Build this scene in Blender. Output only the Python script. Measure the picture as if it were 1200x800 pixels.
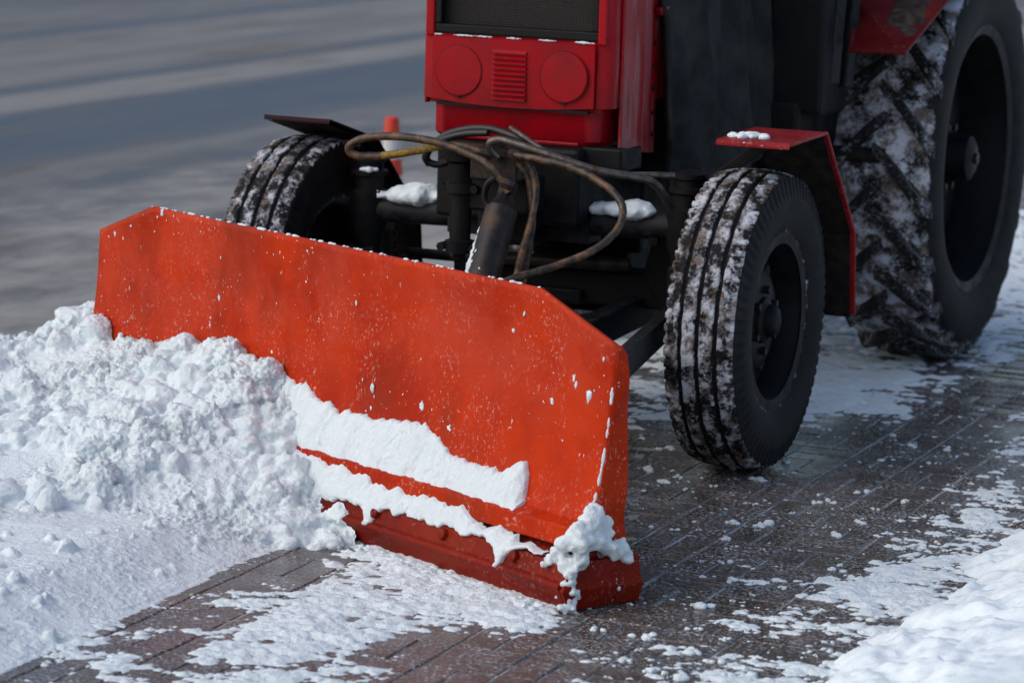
import bpy, math, random
import numpy as np
from mathutils import Vector, Matrix
random.seed(7); rng = np.random.default_rng(7)
R = math.radians
scene = bpy.context.scene
for o in list(bpy.data.objects): bpy.data.objects.remove(o)

# ------------------------------------------------------------------ camera
# world frame: origin on the ground below the front axle, tractor faces -Y, its left side is +X
CAM = Vector((3.87390707, -9.21118844, 2.07528588))
RT = Vector((0.9182996, 0.39479977, 0.02930845))
UP = Vector((-0.09456948, 0.14687268, 0.98462431))
FW = Vector((-0.38442484, 0.9069518, -0.17220913))
FPX = 3604.03                                   # focal length in pixels of the 1200 px wide photograph
cd = bpy.data.cameras.new('camera'); camo = bpy.data.objects.new('camera', cd)
scene.collection.objects.link(camo)
camo.matrix_world = Matrix(((RT.x, UP.x, -FW.x, CAM.x), (RT.y, UP.y, -FW.y, CAM.y), (RT.z, UP.z, -FW.z, CAM.z), (0, 0, 0, 1)))
cd.sensor_width = 36; cd.sensor_fit = 'HORIZONTAL'; cd.lens = FPX / 1200 * 36
cd.clip_start = .1; cd.clip_end = 400
cd.dof.use_dof = True; cd.dof.focus_distance = 8.75; cd.dof.aperture_fstop = 3.6
scene.camera = camo

# ------------------------------------------------------------------ sky, sun, exposure
SUN_EL, SUN_AZ = 42.0, 225.0                    # azimuth the light comes from, degrees from +Y clockwise
w = bpy.data.worlds.new('World'); scene.world = w; w.use_nodes = True
nt = w.node_tree; nt.nodes.clear()
sky = nt.nodes.new('ShaderNodeTexSky'); sky.sky_type = 'NISHITA'; sky.sun_disc = False
sky.sun_elevation = R(SUN_EL); sky.sun_rotation = R(SUN_AZ); sky.air_density = 1.0; sky.dust_density = 2.5; sky.ozone_density = 1.0
bg = nt.nodes.new('ShaderNodeBackground'); bg.inputs['Strength'].default_value = 0.15
wo = nt.nodes.new('ShaderNodeOutputWorld')
nt.links.new(sky.outputs[0], bg.inputs[0]); nt.links.new(bg.outputs[0], wo.inputs[0])
sl = bpy.data.lights.new('sun', 'SUN'); so = bpy.data.objects.new('sun', sl); scene.collection.objects.link(so)
sl.energy = 0.65; sl.angle = R(70); sl.color = (1, .98, .90)
az, el = R(SUN_AZ), R(SUN_EL)
so.rotation_euler = Vector((math.sin(az) * math.cos(el), math.cos(az) * math.cos(el), math.sin(el))).to_track_quat('Z', 'Y').to_euler()
so.location = (-4, -6, 8)
vs = scene.view_settings; vs.view_transform = 'Standard'; vs.look = 'None'; vs.exposure = 0.14; vs.gamma = 1; vs.use_curve_mapping = False
scene.cycles.max_bounces = 6; scene.cycles.use_denoising = True

# ------------------------------------------------------------------ pixel -> point on a plane (photograph pixels)
def ray(px, py): return FW + RT * ((px - 600) / FPX) + UP * ((400 - py) / FPX)
def onX(px, py, x): d = ray(px, py); return CAM + d * ((x - CAM.x) / d.x)
def onY(px, py, y): d = ray(px, py); return CAM + d * ((y - CAM.y) / d.y)
def onZ(px, py, z): d = ray(px, py); return CAM + d * ((z - CAM.z) / d.z)
def to_px(P):
    d = np.asarray(P, float) - np.array(CAM); z = d @ np.array(FW)
    return 600 + FPX * (d @ np.array(RT)) / z, 400 - FPX * (d @ np.array(UP)) / z

# ------------------------------------------------------------------ numpy noise
_perm = rng.permutation(256); _perm = np.concatenate([_perm, _perm, _perm])
_gr = rng.normal(size=(256, 3)); _gr /= np.linalg.norm(_gr, axis=1)[:, None]
def noise(P):
    P = np.asarray(P, float); i = np.floor(P).astype(int); f = P - i; i &= 255
    u = f * f * f * (f * (f * 6 - 15) + 10); out = 0
    for dx in (0, 1):
        for dy in (0, 1):
            for dz in (0, 1):
                h = _perm[_perm[_perm[(i[:, 0] + dx) & 255] + ((i[:, 1] + dy) & 255)] + ((i[:, 2] + dz) & 255)]
                g = _gr[h]; dot = g[:, 0] * (f[:, 0] - dx) + g[:, 1] * (f[:, 1] - dy) + g[:, 2] * (f[:, 2] - dz)
                wx = u[:, 0] if dx else 1 - u[:, 0]; wy = u[:, 1] if dy else 1 - u[:, 1]; wz = u[:, 2] if dz else 1 - u[:, 2]
                out = out + dot * wx * wy * wz
    return out * 1.6
def fbm(P, s, oct=4, gain=.5):
    P = np.asarray(P, float) * s; a, t, o = 1, 0, 0
    for k in range(oct):
        o = o + a * noise(P + 17.3 * k); t += a; a *= gain; P = P * 2.03
    return o / t
def sstep(a, b, x): t = np.clip((np.asarray(x, float) - a) / (b - a), 0, 1); return t * t * (3 - 2 * t)

# ------------------------------------------------------------------ mesh helpers
class MB:
    def __init__(s): s.v = []; s.f = []
    def add(s, v, f):
        n = len(s.v); s.v += [tuple(p) for p in v]; s.f += [tuple(i + n for i in q) for q in f]; return s
    def box(s, c, d, m=None):
        v = []
        for x in (-.5, .5):
            for y in (-.5, .5):
                for z in (-.5, .5):
                    p = Vector((x * d[0], y * d[1], z * d[2]))
                    v.append((m @ p if m else p) + Vector(c))
        return s.add(v, [(0, 1, 3, 2), (4, 6, 7, 5), (0, 4, 5, 1), (2, 3, 7, 6), (0, 2, 6, 4), (1, 5, 7, 3)])
    def bar(s, a, b, wd, ht, up=(0, 0, 1)):
        a, b = Vector(a), Vector(b); d = (b - a); L = d.length; d.normalize()
        sd = d.cross(Vector(up)).normalized(); u = sd.cross(d)
        m = Matrix((sd, d, u)).transposed()
        return s.box((a + b) / 2, (wd, L, ht), m)
    def prism(s, A, off):
        n = len(A); A = [Vector(p) for p in A]; off = Vector(off)
        s.add(A + [p + off for p in A], [tuple(range(n - 1, -1, -1)), tuple(range(n, 2 * n))] + [(i, (i + 1) % n, n + (i + 1) % n, n + i) for i in range(n)]); return s
    def tube(s, path, r, seg=10, cap=True):
        P = [Vector(p) for p in path]; n = len(P); rr = r if hasattr(r, '__len__') else [r] * n
        v = []; prev = None
        for i in range(n):
            t = (P[min(i + 1, n - 1)] - P[max(i - 1, 0)]).normalized()
            if prev is None: a = t.orthogonal().normalized()
            else: a = (prev - t * prev.dot(t)).normalized()
            prev = a; b = t.cross(a)
            for k in range(seg):
                q = 2 * math.pi * k / seg; v.append(P[i] + (a * math.cos(q) + b * math.sin(q)) * rr[i])
        f = [(i * seg + k, i * seg + (k + 1) % seg, (i + 1) * seg + (k + 1) % seg, (i + 1) * seg + k) for i in range(n - 1) for k in range(seg)]
        if cap: f += [tuple(range(seg - 1, -1, -1)), tuple((n - 1) * seg + k for k in range(seg))]
        return s.add(v, f)
    def lathe(s, prof, axis='X', c=(0, 0, 0), seg=48, close=False):
        v = []; n = len(prof)
        for k in range(seg):
            q = 2 * math.pi * k / seg; ca, sa = math.cos(q), math.sin(q)
            for (a, r) in prof:
                p = (a, r * ca, r * sa) if axis == 'X' else ((r * ca, r * sa, a) if axis == 'Z' else (r * ca, a, r * sa))
                v.append((p[0] + c[0], p[1] + c[1], p[2] + c[2]))
        m = n if close else n - 1
        return s.add(v, [(k * n + i, k * n + (i + 1) % n, ((k + 1) % seg) * n + (i + 1) % n, ((k + 1) % seg) * n + i) for k in range(seg) for i in range(m)])
    def cyl(s, a, b, r, seg=16): return s.tube([a, b], r, seg)
    def mesh(s, name, smooth=False):
        me = bpy.data.meshes.new(name); me.from_pydata(s.v, [], s.f); me.update()
        import bmesh
        bm = bmesh.new(); bm.from_mesh(me); bmesh.ops.recalc_face_normals(bm, faces=bm.faces[:]); bm.to_mesh(me); bm.free()
        if smooth: me.polygons.foreach_set('use_smooth', [True] * len(me.polygons))
        return me
    def build(s, name, mat, parent=None, smooth=False, bevel=0, world=True, loc=None):
        return link(name, s.mesh(name, smooth), mat, parent, bevel, world, loc, smooth)
def link(name, me, mat, parent=None, bevel=0, world=True, loc=None, smooth=False):
    o = bpy.data.objects.new(name, me); scene.collection.objects.link(o)
    if mat: o.data.materials.append(mat)
    if parent:
        o.parent = parent
        if world: o.matrix_parent_inverse = parent_world(parent).inverted()
    if loc: o.location = loc
    if bevel:
        b = o.modifiers.new('bevel', 'BEVEL'); b.width = bevel; b.segments = 2; b.limit_method = 'ANGLE'; b.angle_limit = R(40)
    if smooth:
        try: me.set_sharp_from_angle(angle=R(42))
        except Exception: pass
    return o
def parent_world(o):
    m = o.matrix_basis.copy()
    if o.parent: m = parent_world(o.parent) @ o.matrix_parent_inverse @ m
    return m
def tag(o, label, cat, kind=None, group=None):
    o['label'] = label; o['category'] = cat
    if kind: o['kind'] = kind
    if group: o['group'] = group
    return o
def empty(name, loc, rz=0):
    o = bpy.data.objects.new(name, None); scene.collection.objects.link(o); o.location = loc; o.rotation_euler = (0, 0, rz); o.empty_display_size = .2
    return o
def spline(pts, n=8):
    P = [Vector(p) for p in pts]; P = [P[0] * 2 - P[1]] + P + [P[-1] * 2 - P[-2]]; out = []
    for i in range(1, len(P) - 2):
        for k in range(n):
            t = k / n; a, b, c, d = P[i - 1:i + 3]
            out.append(.5 * ((2 * b) + (c - a) * t + (2 * a - 5 * b + 4 * c - d) * t * t + (3 * b - a - 3 * c + d) * t ** 3))
    out.append(P[-2]); return out
def from_arrays(name, V, F, smooth=True):
    me = bpy.data.meshes.new(name); V = np.asarray(V, np.float32); F = np.asarray(F, np.int32); k = F.shape[1]
    me.vertices.add(len(V)); me.vertices.foreach_set('co', V.ravel())
    me.loops.add(F.size); me.loops.foreach_set('vertex_index', F.ravel())
    me.polygons.add(len(F)); me.polygons.foreach_set('loop_start', np.arange(0, F.size, k, dtype=np.int32)); me.polygons.foreach_set('loop_total', np.full(len(F), k, np.int32))
    me.update(calc_edges=True); me.validate()
    if smooth: me.polygons.foreach_set('use_smooth', np.ones(len(me.polygons), bool))
    return me

# ------------------------------------------------------------------ materials
class NT:
    def __init__(s, name):
        s.m = bpy.data.materials.new(name); s.m.use_nodes = True; s.t = s.m.node_tree; s.p = s.t.nodes['Principled BSDF']
    def n(s, typ, **kw):
        nd = s.t.nodes.new(typ)
        for k, v in kw.items(): setattr(nd, k, v)
        return nd
    def l(s, a, b): s.t.links.new(a, b)
    def set(s, inp, val):
        if hasattr(val, 'is_linked') or hasattr(val, 'links'): s.l(val, inp)
        else: inp.default_value = val
    def coord(s, kind='Object'): return s.n('ShaderNodeTexCoord').outputs[kind]
    def pos(s): return s.n('ShaderNodeNewGeometry').outputs['Position']
    def mapping(s, v, sc=(1, 1, 1), rot=(0, 0, 0), loc=(0, 0, 0)):
        m = s.n('ShaderNodeMapping'); s.l(v, m.inputs[0]); m.inputs['Scale'].default_value = sc; m.inputs['Rotation'].default_value = rot; m.inputs['Location'].default_value = loc; return m.outputs[0]
    def noise(s, v, scale, det=4, rough=.6, dist=0):
        q = s.n('ShaderNodeTexNoise'); s.l(v, q.inputs['Vector']); q.inputs['Scale'].default_value = scale; q.inputs['Detail'].default_value = det; q.inputs['Roughness'].default_value = rough; q.inputs['Distortion'].default_value = dist; return q.outputs['Fac']
    def ramp(s, f, a, b, lo=0., hi=1.):
        m = s.n('ShaderNodeMapRange', interpolation_type='SMOOTHSTEP'); s.l(f, m.inputs[0]); m.inputs[1].default_value = a; m.inputs[2].default_value = b; m.inputs[3].default_value = lo; m.inputs[4].default_value = hi; return m.outputs[0]
    def math(s, op, a, b=0.):
        m = s.n('ShaderNodeMath', operation=op); s.set(m.inputs[0], a); s.set(m.inputs[1], b); return m.outputs[0]
    def mix(s, f, a, b):
        m = s.n('ShaderNodeMix', data_type='RGBA'); s.set(m.inputs[0], f); s.set(m.inputs[6], a if not isinstance(a, tuple) else (*a, 1)); s.set(m.inputs[7], b if not isinstance(b, tuple) else (*b, 1)); return m.outputs[2]
    def sep(s, v): q = s.n('ShaderNodeSeparateXYZ'); s.l(v, q.inputs[0]); return q.outputs
    def bump(s, h, st=.3, d=.01):
        b = s.n('ShaderNodeBump'); s.l(h, b.inputs['Height']); b.inputs['Strength'].default_value = st; b.inputs['Distance'].default_value = d; s.l(b.outputs[0], s.p.inputs['Normal']); return b
    def out(s, col, rough=.5, metal=0., spec=None):
        s.set(s.p.inputs['Base Color'], col if not isinstance(col, tuple) else (*col, 1)); s.set(s.p.inputs['Roughness'], rough); s.set(s.p.inputs['Metallic'], metal)
        if spec is not None: s.p.inputs['Specular IOR Level'].default_value = spec
        return s.m
SNOW = (.80, .875, .90)
def mat_snow(name, grain=55, dirt=.12, st=.5):
    t = NT(name); v = t.pos()
    a = t.noise(v, grain, 5, .65); b = t.noise(v, grain * .3, 4, .6); d = t.noise(v, 3.2, 4, .6)
    col = t.mix(t.math('MULTIPLY', t.ramp(d, .48, .72), dirt * 2), SNOW, (.70, .72, .73))
    h = t.math('ADD', t.math('MULTIPLY', a, .5), b); t.bump(t.math('ADD', h, t.math('MULTIPLY', t.noise(v, grain * 3, 3, .7), .3)), st, .014)
    grit = t.math('MULTIPLY', t.ramp(t.noise(v, 120, 2, .5), .74, .78), t.ramp(t.noise(v, 2.1, 3), .48, .62)); col = t.mix(t.math('MULTIPLY', grit, dirt * 5), col, (.16, .14, .12))
    return t.out(col, .75, 0, .25)
M = {}
M['snow'] = mat_snow('snow', 85, .10, .8)
M['snow_smooth'] = mat_snow('snow_smooth', 80, .04, .35)
M['snow_cut'] = mat_snow('snow_cut', 110, .05, .8)
def mat_paint(name, base, dark, worn, frost=.5, fs=60, rough=.42, specks=True):
    worn_b = tuple(.86 * b_ + .14 * w_ * .7 for b_, w_ in zip(base, worn))
    t = NT(name); v = t.coord('Object')
    big = t.noise(v, 2.6, 5, .65); mid = t.noise(v, 11, 5, .65)
    col = t.mix(t.ramp(big, .35, .7), base, dark)
    # powdery frost smears: fine grain gated by patches, drawn out downwards
    g = t.noise(t.mapping(v, (1, 1, .75)), fs, 6, .75); gate = t.math('MULTIPLY', t.ramp(t.noise(v, 3.4, 4, .65), .43, .62), t.ramp(mid, .34, .58))
    fr = t.math('MULTIPLY', t.ramp(g, .545, .63), gate)
    col = t.mix(t.math('MULTIPLY', fr, frost), col, worn)
    ro = t.ramp(mid, .3, .7, rough - .08, rough + .14)
    if specks:
        nf = t.noise(t.mapping(v, (1, 1, .6)), 75, 5, .7, .4); sp = t.math('MULTIPLY', t.ramp(nf, .655, .69), t.ramp(t.noise(v, 5.5, 4, .65), .44, .58))
        lowz = t.ramp(t.sep(v)[2], .30, .62); duller = t.math('MULTIPLY', t.math('MULTIPLY', lowz, t.ramp(t.noise(v, 3.1, 5, .7), .36, .6)), .55)
        col = t.mix(duller, col, worn_b)
        sm = t.math('MULTIPLY', t.ramp(t.noise(t.mapping(v, (1, 1, .5), (0, 0, 0), (3.3, 0, 0)), 2.2, 5, .7), .50, .70), .65); col = t.mix(sm, col, (.22, .020, .004))
        col = t.mix(sp, col, (.75, .74, .76))
    dk = t.noise(t.mapping(v, (1, 1, 1.6)), 23, 6, .8); col = t.mix(t.math('MULTIPLY', t.ramp(dk, .68, .76), .7), col, (.03, .012, .01))
    t.bump(t.noise(v, 9, 4), .10, .01)
    return t.out(col, ro, 0, .09)
M['plow_paint'] = mat_paint('plow_paint', (.50, .031, .0008), (.33, .014, .0008), (.62, .30, .25), .8, 95)
M['plow_edge'] = mat_paint('plow_edge', (.22, .011, .0035), (.11, .007, .003), (.40, .20, .17), .6, 95)
def mat_hood():
    t = NT('hood_paint'); v = t.coord('Object')
    st = t.noise(t.mapping(v, (9, 9, .9)), 3, 5, .6); d = t.noise(v, 6, 5, .65)
    col = t.mix(t.ramp(d, .38, .7), (.34, .0026, .0085), (.22, .002, .007))
    x = t.sep(v)[0]; side = t.ramp(x, .31, .335)
    col = t.mix(t.math('MULTIPLY', t.math('MULTIPLY', t.ramp(st, .45, .62), side), .45), col, (.36, .16, .16))
    fine = t.noise(v, 90, 4, .7); col = t.mix(t.math('MULTIPLY', t.ramp(fine, .66, .74), .35), col, (.05, .01, .01))
    t.bump(d, .06, .01)
    return t.out(col, t.ramp(d, .3, .7, .26, .42), 0, .22)
M['hood'] = mat_hood()
def mat_plain(name, col, var, rough=.6, metal=0., sc=18, bump=.2, spec=.4):
    t = NT(name); v = t.coord('Object'); n = t.noise(v, sc, 6, .65)
    c = t.mix(t.ramp(n, .35, .7), col, var); t.bump(n, bump, .006)
    return t.out(c, t.ramp(n, .3, .7, rough - .1, rough + .12), metal, spec)
M['black'] = mat_plain('black_grimy_metal', (.004, .0045, .0055), (.011, .009, .008), .6, 0, 18, .2, .22)
M['black_frosty'] = mat_plain('black_frosty_metal', (.005, .0055, .007), (.024, .024, .026), .6, 0, 30, .2, .28)
M['rust'] = mat_plain('rusty_metal', (.045, .030, .022), (.012, .011, .011), .55, .4, 22)
M['cylinder'] = mat_plain('worn_cylinder_paint', (.010, .010, .011), (.075, .040, .020), .45, .2, 8, .2, .4)
M['steel_pipe'] = mat_plain('worn_steel', (.14, .125, .11), (.06, .04, .03), .38, .6, 35)
M['cone_red'] = mat_plain('cone_red', (.62, .05, .02), (.5, .04, .02), .55)
M['cone_white'] = mat_plain('cone_white', (.6, .6, .6), (.5, .5, .5), .55)
M['fender_red'] = mat_paint('fender_paint', (.27, .006, .010), (.16, .006, .008), (.55, .32, .32), .6, 70)
M['fender_old'] = mat_paint('old_fender_paint', (.10, .004, .005), (.05, .003, .004), (.25, .12, .11), .5, 70)
M['fender_dark'] = mat_paint('shaded_fender_paint', (.03, .006, .007), (.012, .008, .008), (.2, .1, .1), .3, 70)  # dark copy of the mudguard red, underside shade put into the colour
def mat_hose():
    t = NT('hydraulic_hose'); v = t.coord('Object'); n = t.noise(v, 26, 5, .7)
    c = t.mix(t.ramp(n, .40, .66), (.018, .014, .012), (.15, .075, .032)); t.bump(t.noise(v, 140, 3), .25, .002)
    return t.out(c, .5, 0, .4)
M['hose'] = mat_hose(); M['hose_black'] = mat_plain('black_hose', (.012, .012, .013), (.03, .026, .023), .45)
M['hose_print'] = mat_plain('yellow_print', (.42, .24, .03), (.12, .08, .03), .55, 0, 120, .1)
def mat_fabric():
    t = NT('felt_blanket'); v = t.coord('Object'); f = t.noise(v, 320, 3, .8); b = t.noise(v, 7, 5, .6)
    c = t.mix(t.ramp(b, .35, .7), (.022, .022, .023), (.048, .046, .044)); c = t.mix(t.math('MULTIPLY', t.ramp(f, .6, .75), .5), c, (.07, .07, .07))
    t.bump(t.math('ADD', f, b), .5, .004); return t.out(c, .95, 0, .1)
M['felt'] = mat_fabric()
def mat_mesh():
    t = NT('grille_mesh'); v = t.coord('Object')
    wv = t.n('ShaderNodeTexWave', wave_type='BANDS', bands_direction='Z'); t.l(v, wv.inputs['Vector']); wv.inputs['Scale'].default_value = 52; wv.inputs['Distortion'].default_value = .6
    wx = t.n('ShaderNodeTexWave', wave_type='BANDS', bands_direction='X'); t.l(v, wx.inputs['Vector']); wx.inputs['Scale'].default_value = 40; wx.inputs['Distortion'].default_value = .4
    k = t.math('MULTIPLY', wv.outputs['Fac'], wx.outputs['Fac']); n = t.noise(v, 9, 5)
    c = t.mix(k, (.006, .005, .005), (.045, .03, .026)); c = t.mix(t.ramp(n, .62, .8), c, (.08, .055, .045)); t.bump(k, .8, .004); return t.out(c, .6, .3)
M['mesh'] = mat_mesh()
def mat_rubber(name, snowy, sc=22, thr=.52, brown=.3):
    t = NT(name); v = t.coord('Object'); n = t.noise(v, 14, 5, .65)
    c = t.mix(t.ramp(n, .38, .7), (.006, .006, .007), (.014, .012, .011)); r = .75
    if snowy:
        at = t.n('ShaderNodeAttribute', attribute_name='snow').outputs['Fac']
        f = t.noise(v, sc * 4.5, 5, .72); g = t.noise(v, sc * 1.6, 3, .6)
        s = t.math('ADD', at, t.math('MULTIPLY', t.math('SUBTRACT', t.math('ADD', f, t.math('MULTIPLY', g, .6)), .8), 1.1))
        s = t.ramp(s, thr - .12, thr + .20)
        sc2 = t.mix(t.ramp(t.noise(v, 16, 5, .7), .40, .60), (.55, .57, .63), (.15, .115, .10))
        c = t.mix(s, c, sc2); t.bump(t.math('ADD', s, t.math('MULTIPLY', f, .3)), .55, .006)
    else: t.bump(n, .25, .004)
    return t.out(c, r, 0, .22)
M['rubber'] = mat_rubber('rubber', False); M['rubber_snowy'] = mat_rubber('rubber_snowy', True)
M['rubber_lug'] = mat_rubber('rubber_lug', True, 26, .62)
M['rim'] = mat_plain('black_rim_paint', (.003, .0034, .0042), (.008, .0075, .008), .55, 0, 14, .2, .16)
M['muddy'] = mat_plain('muddy_steel', (.007, .006, .006), (.026, .021, .018), .85, 0, 26, .6, .15)
M['mud'] = mat_plain('caked_mud', (.030, .022, .018), (.085, .066, .056), .9, 0, 30, .7, .1)
M['glass'] = mat_plain('dark_glass', (.01, .012, .014), (.014, .016, .018), .12, 0, 3, 0)
def mat_paver():
    t = NT('concrete_paver'); v = t.pos(); oi = t.n('ShaderNodeObjectInfo').outputs['Random']
    cell = t.n('ShaderNodeTexWhiteNoise'); sn = t.n('ShaderNodeVectorMath', operation='SNAP'); t.l(v, sn.inputs[0]); sn.inputs[1].default_value = (.2, .2, 10); t.l(sn.outputs[0], cell.inputs['Vector'])
    rnd = t.math('FRACT', t.math('ADD', oi, cell.outputs['Value']))
    n = t.noise(v, 22, 6, .7); b = t.noise(v, 1.4, 4, .6)
    c = t.mix(rnd, (.060, .043, .029), (.100, .073, .051)); c = t.mix(t.ramp(n, .35, .7), c, (.040, .033, .027))
    c = t.mix(t.math('MULTIPLY', t.ramp(b, .52, .66), .5), c, (.085, .044, .030))
    # film of snow dust: fine grains, thicker in patches
    g = t.noise(t.mapping(v, (1, 1, 1)), 85, 6, .75); patch = t.noise(v, 5.5, 4, .65)
    fl = t.noise(v, 34, 5, .7); dust = t.math('MAXIMUM', t.math('MULTIPLY', t.ramp(g, .50, .62), t.ramp(patch, .34, .64, .25, 1)), t.math('MULTIPLY', t.ramp(fl, .60, .66), t.ramp(patch, .42, .62)))
    c = t.mix(t.math('MULTIPLY', dust, .8), c, (.70, .73, .78))
    t.bump(t.math('ADD', n, dust), .35, .004)
    ro = t.math('ADD', t.ramp(t.noise(v, 2.6, 4), .40, .62, .17, .42), t.math('MULTIPLY', dust, .4)); return t.out(c, ro, 0, .45)
M['paver'] = mat_paver()
def mat_joint():
    t = NT('joint_fill'); v = t.pos(); n = t.noise(v, 2.4, 5, .7); g = t.noise(v, 60, 4, .7)
    c = t.mix(t.ramp(t.math('ADD', n, t.math('MULTIPLY', g, .35)), .58, .86), (.035, .029, .025), (.50, .52, .56)); t.bump(g, .5, .005); return t.out(c, .85)
M['joint'] = mat_joint()
def mat_road():
    t = NT('slushy_asphalt'); v = t.pos(); wob = t.noise(t.mapping(v, (1, .12, 1)), .8, 4, .6)
    x = t.math('ADD', t.sep(v)[0], t.math('MULTIPLY', t.math('SUBTRACT', wob, .5), .55))
    cr = t.n('ShaderNodeValToRGB'); mr = t.n('ShaderNodeMapRange'); t.l(x, mr.inputs[0]); mr.inputs[1].default_value = -16; mr.inputs[2].default_value = 0; t.l(mr.outputs[0], cr.inputs[0])
    # how much grey slush film covers each wheel lane, across the road
    st = [(-16, .30), (-12.6, .34), (-11.6, .44), (-10.75, .42), (-10.45, .14), (-10.15, .50), (-9.2, .55), (-8.8, .42), (-8.3, .56), (-8.05, .46), (-7.82, .16), (-7.6, .60), (-7.15, .62), (-6.85, .12), (-5.7, .14), (-5.2, .46), (-4.8, .36), (-4.3, .62), (-3.9, .42), (-3.4, .74), (-2.9, .60), (-2.3, .92), (0, .95)]
    el = cr.color_ramp.elements
    while len(el) > 1: el.remove(el[-1])
    el[0].position = 0; el[0].color = (st[0][1],) * 3 + (1,)
    for X, k in st[1:]:
        q = el.new((X + 16) / 16); q.color = (k, k, k, 1)
    film = t.n('ShaderNodeRGBToBW'); t.l(cr.outputs[0], film.inputs[0]); film = film.outputs[0]
    streak = t.noise(t.mapping(v, (1, .16, 1)), 2.6, 6, .7); lump = t.noise(t.mapping(v, (1, .55, 1)), 2.2, 6, .66); near = t.ramp(t.sep(v)[0], -5.6, -4.2)
    f = t.math('ADD', film, t.math('MULTIPLY', t.math('SUBTRACT', streak, .5), .5)); f = t.math('ADD', f, t.math('MULTIPLY', t.math('MULTIPLY', t.math('SUBTRACT', lump, .5), 1.7), near))
    f = t.ramp(f, .0, 1.0)
    c = t.mix(f, (.032, .041, .058), (.33, .312, .285))
    br = t.ramp(t.noise(t.mapping(v, (1, .2, 1)), 1.3, 5, .65), .50, .70); c = t.mix(t.math('MULTIPLY', br, .6), c, (.095, .074, .052))
    t.bump(lump, .15, .02); return t.out(c, t.ramp(f, 0, .6, .45, .8), 0, .35)
M['road'] = mat_road()
M['soil'] = mat_plain('frozen_soil', (.10, .09, .08), (.2, .2, .2), .9)

# ------------------------------------------------------------------ the setting
gm = MB().add([(-150, -60, -.03), (60, -60, -.03), (60, 160, -.03), (-150, 160, -.03)], [(0, 1, 2, 3)])
g = gm.build('ground', M['soil']); g['kind'] = 'structure'
EDGE = -1.4
rd = MB().add([(-120, -60, -.022), (EDGE, -60, -.022), (EDGE, 150, -.022), (-120, 150, -.022)], [(0, 1, 2, 3)]).build('road', M['road']); rd['kind'] = 'structure'
PX0, PX1, PY0, PY1 = EDGE, 3.0, -4.4, 9.0
pv = MB().add([(PX0, PY0 - 20, -.0035), (PX1 + 6, PY0 - 20, -.0035), (PX1 + 6, PY1 + 30, -.0035), (PX0, PY1 + 30, -.0035)], [(0, 1, 2, 3)]).build('pavement', M['joint']); pv['kind'] = 'structure'
# coverage of loose snow, read off the photograph at pixels of the pavement
COV = [(60, 700, 1), (0, 620, 1), (200, 640, 1), (110, 760, .45), (30, 790, .35), (210, 690, .20), (300, 665, .02), (190, 740, .22), (120, 790, .42), (260, 790, .40), (350, 660, .12), (400, 665, .5), (480, 660, .8), (300, 700, .50), (380, 700, .62), (430, 690, .58), (350, 740, .72), (300, 770, .62), (420, 740, .62), (500, 700, .66), (560, 700, .72), (620, 722, .70), (470, 765, .26), (560, 770, .06), (640, 760, .06), (520, 795, .06), (400, 790, .5), (700, 750, .18), (700, 790, .3), (760, 720, .08), (760, 760, .40), (720, 780, .40), (850, 790, .62), (800, 790, .5), (860, 745, .42),
       (780, 650, .20), (760, 600, .12), (800, 560, .26), (840, 590, .15), (760, 540, .16), (750, 500, .50), (770, 470, .66), (760, 430, .60), (780, 400, .7), (900, 620, .16), (960, 600, .18), (1000, 560, .16), (960, 650, .28), (1000, 640, .28), (900, 700, .42), (950, 720, .55), (1040, 600, .36), (1080, 640, .52), (1100, 560, .22), (1150, 540, .42), (1190, 510, .50), (1150, 590, .66), (1000, 700, .72), (1050, 680, .8), (1030, 520, .28), (990, 500, .30), (1100, 500, .22), (1150, 470, .12), (1190, 450, .10), (980, 470, .80), (1050, 470, .70), (960, 440, .86), (1050, 440, .78), (1100, 440, .52), (1160, 410, .62), (1190, 370, .66), (1000, 400, .66), (1120, 470, .25), (700, 300, .8), (600, 320, .8), (500, 290, .9), (700, 400, .8), (1160, 330, .7), (200, 400, 1)]
COV = np.array(COV, float); COV[:, 2] -= np.where((COV[:, 0] > 730) & (COV[:, 1] > 480), .13, np.where((COV[:, 0] > 730) & (COV[:, 2] > .5), .16, 0))
def coverage(x, y):
    P = np.stack([x, y, np.zeros_like(x)], -1); u, v = to_px(P)
    d2 = ((u[:, None] - COV[None, :, 0]) / 1.6) ** 2 + (v[:, None] - COV[None, :, 1]) ** 2
    wgt = 1 / (d2 + 60) ** 1.7
    return (wgt * COV[None, :, 2]).sum(1) / wgt.sum(1)
def snow_height(x, y):
    """loose snow lying on the pavers, in metres"""
    P = np.stack([x, y, np.zeros_like(x)], -1)
    c = coverage(x, y)
    P = np.stack([(x * .92 + y * .39) * .68, (-x * .39 + y * .92), np.zeros_like(x)], -1); a = np.array([1.0, 1.0, 1.0])   # smeared sideways by the angled blade
    n = fbm(P * a, 4.2, 3, .6) * .34 + fbm(P * a, 13, 3, .6) * .46 + fbm(P * a, 34, 4, .7) * .46
    s = c - .5 + n * 1.0
    return np.where(s > 0, .0012 + .030 * np.minimum(s, .8) ** .85 + (.002 + .006 * np.minimum(s, .5)) * fbm(np.stack([x, y, x * 0], -1), 30, 3), s * .02)
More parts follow.
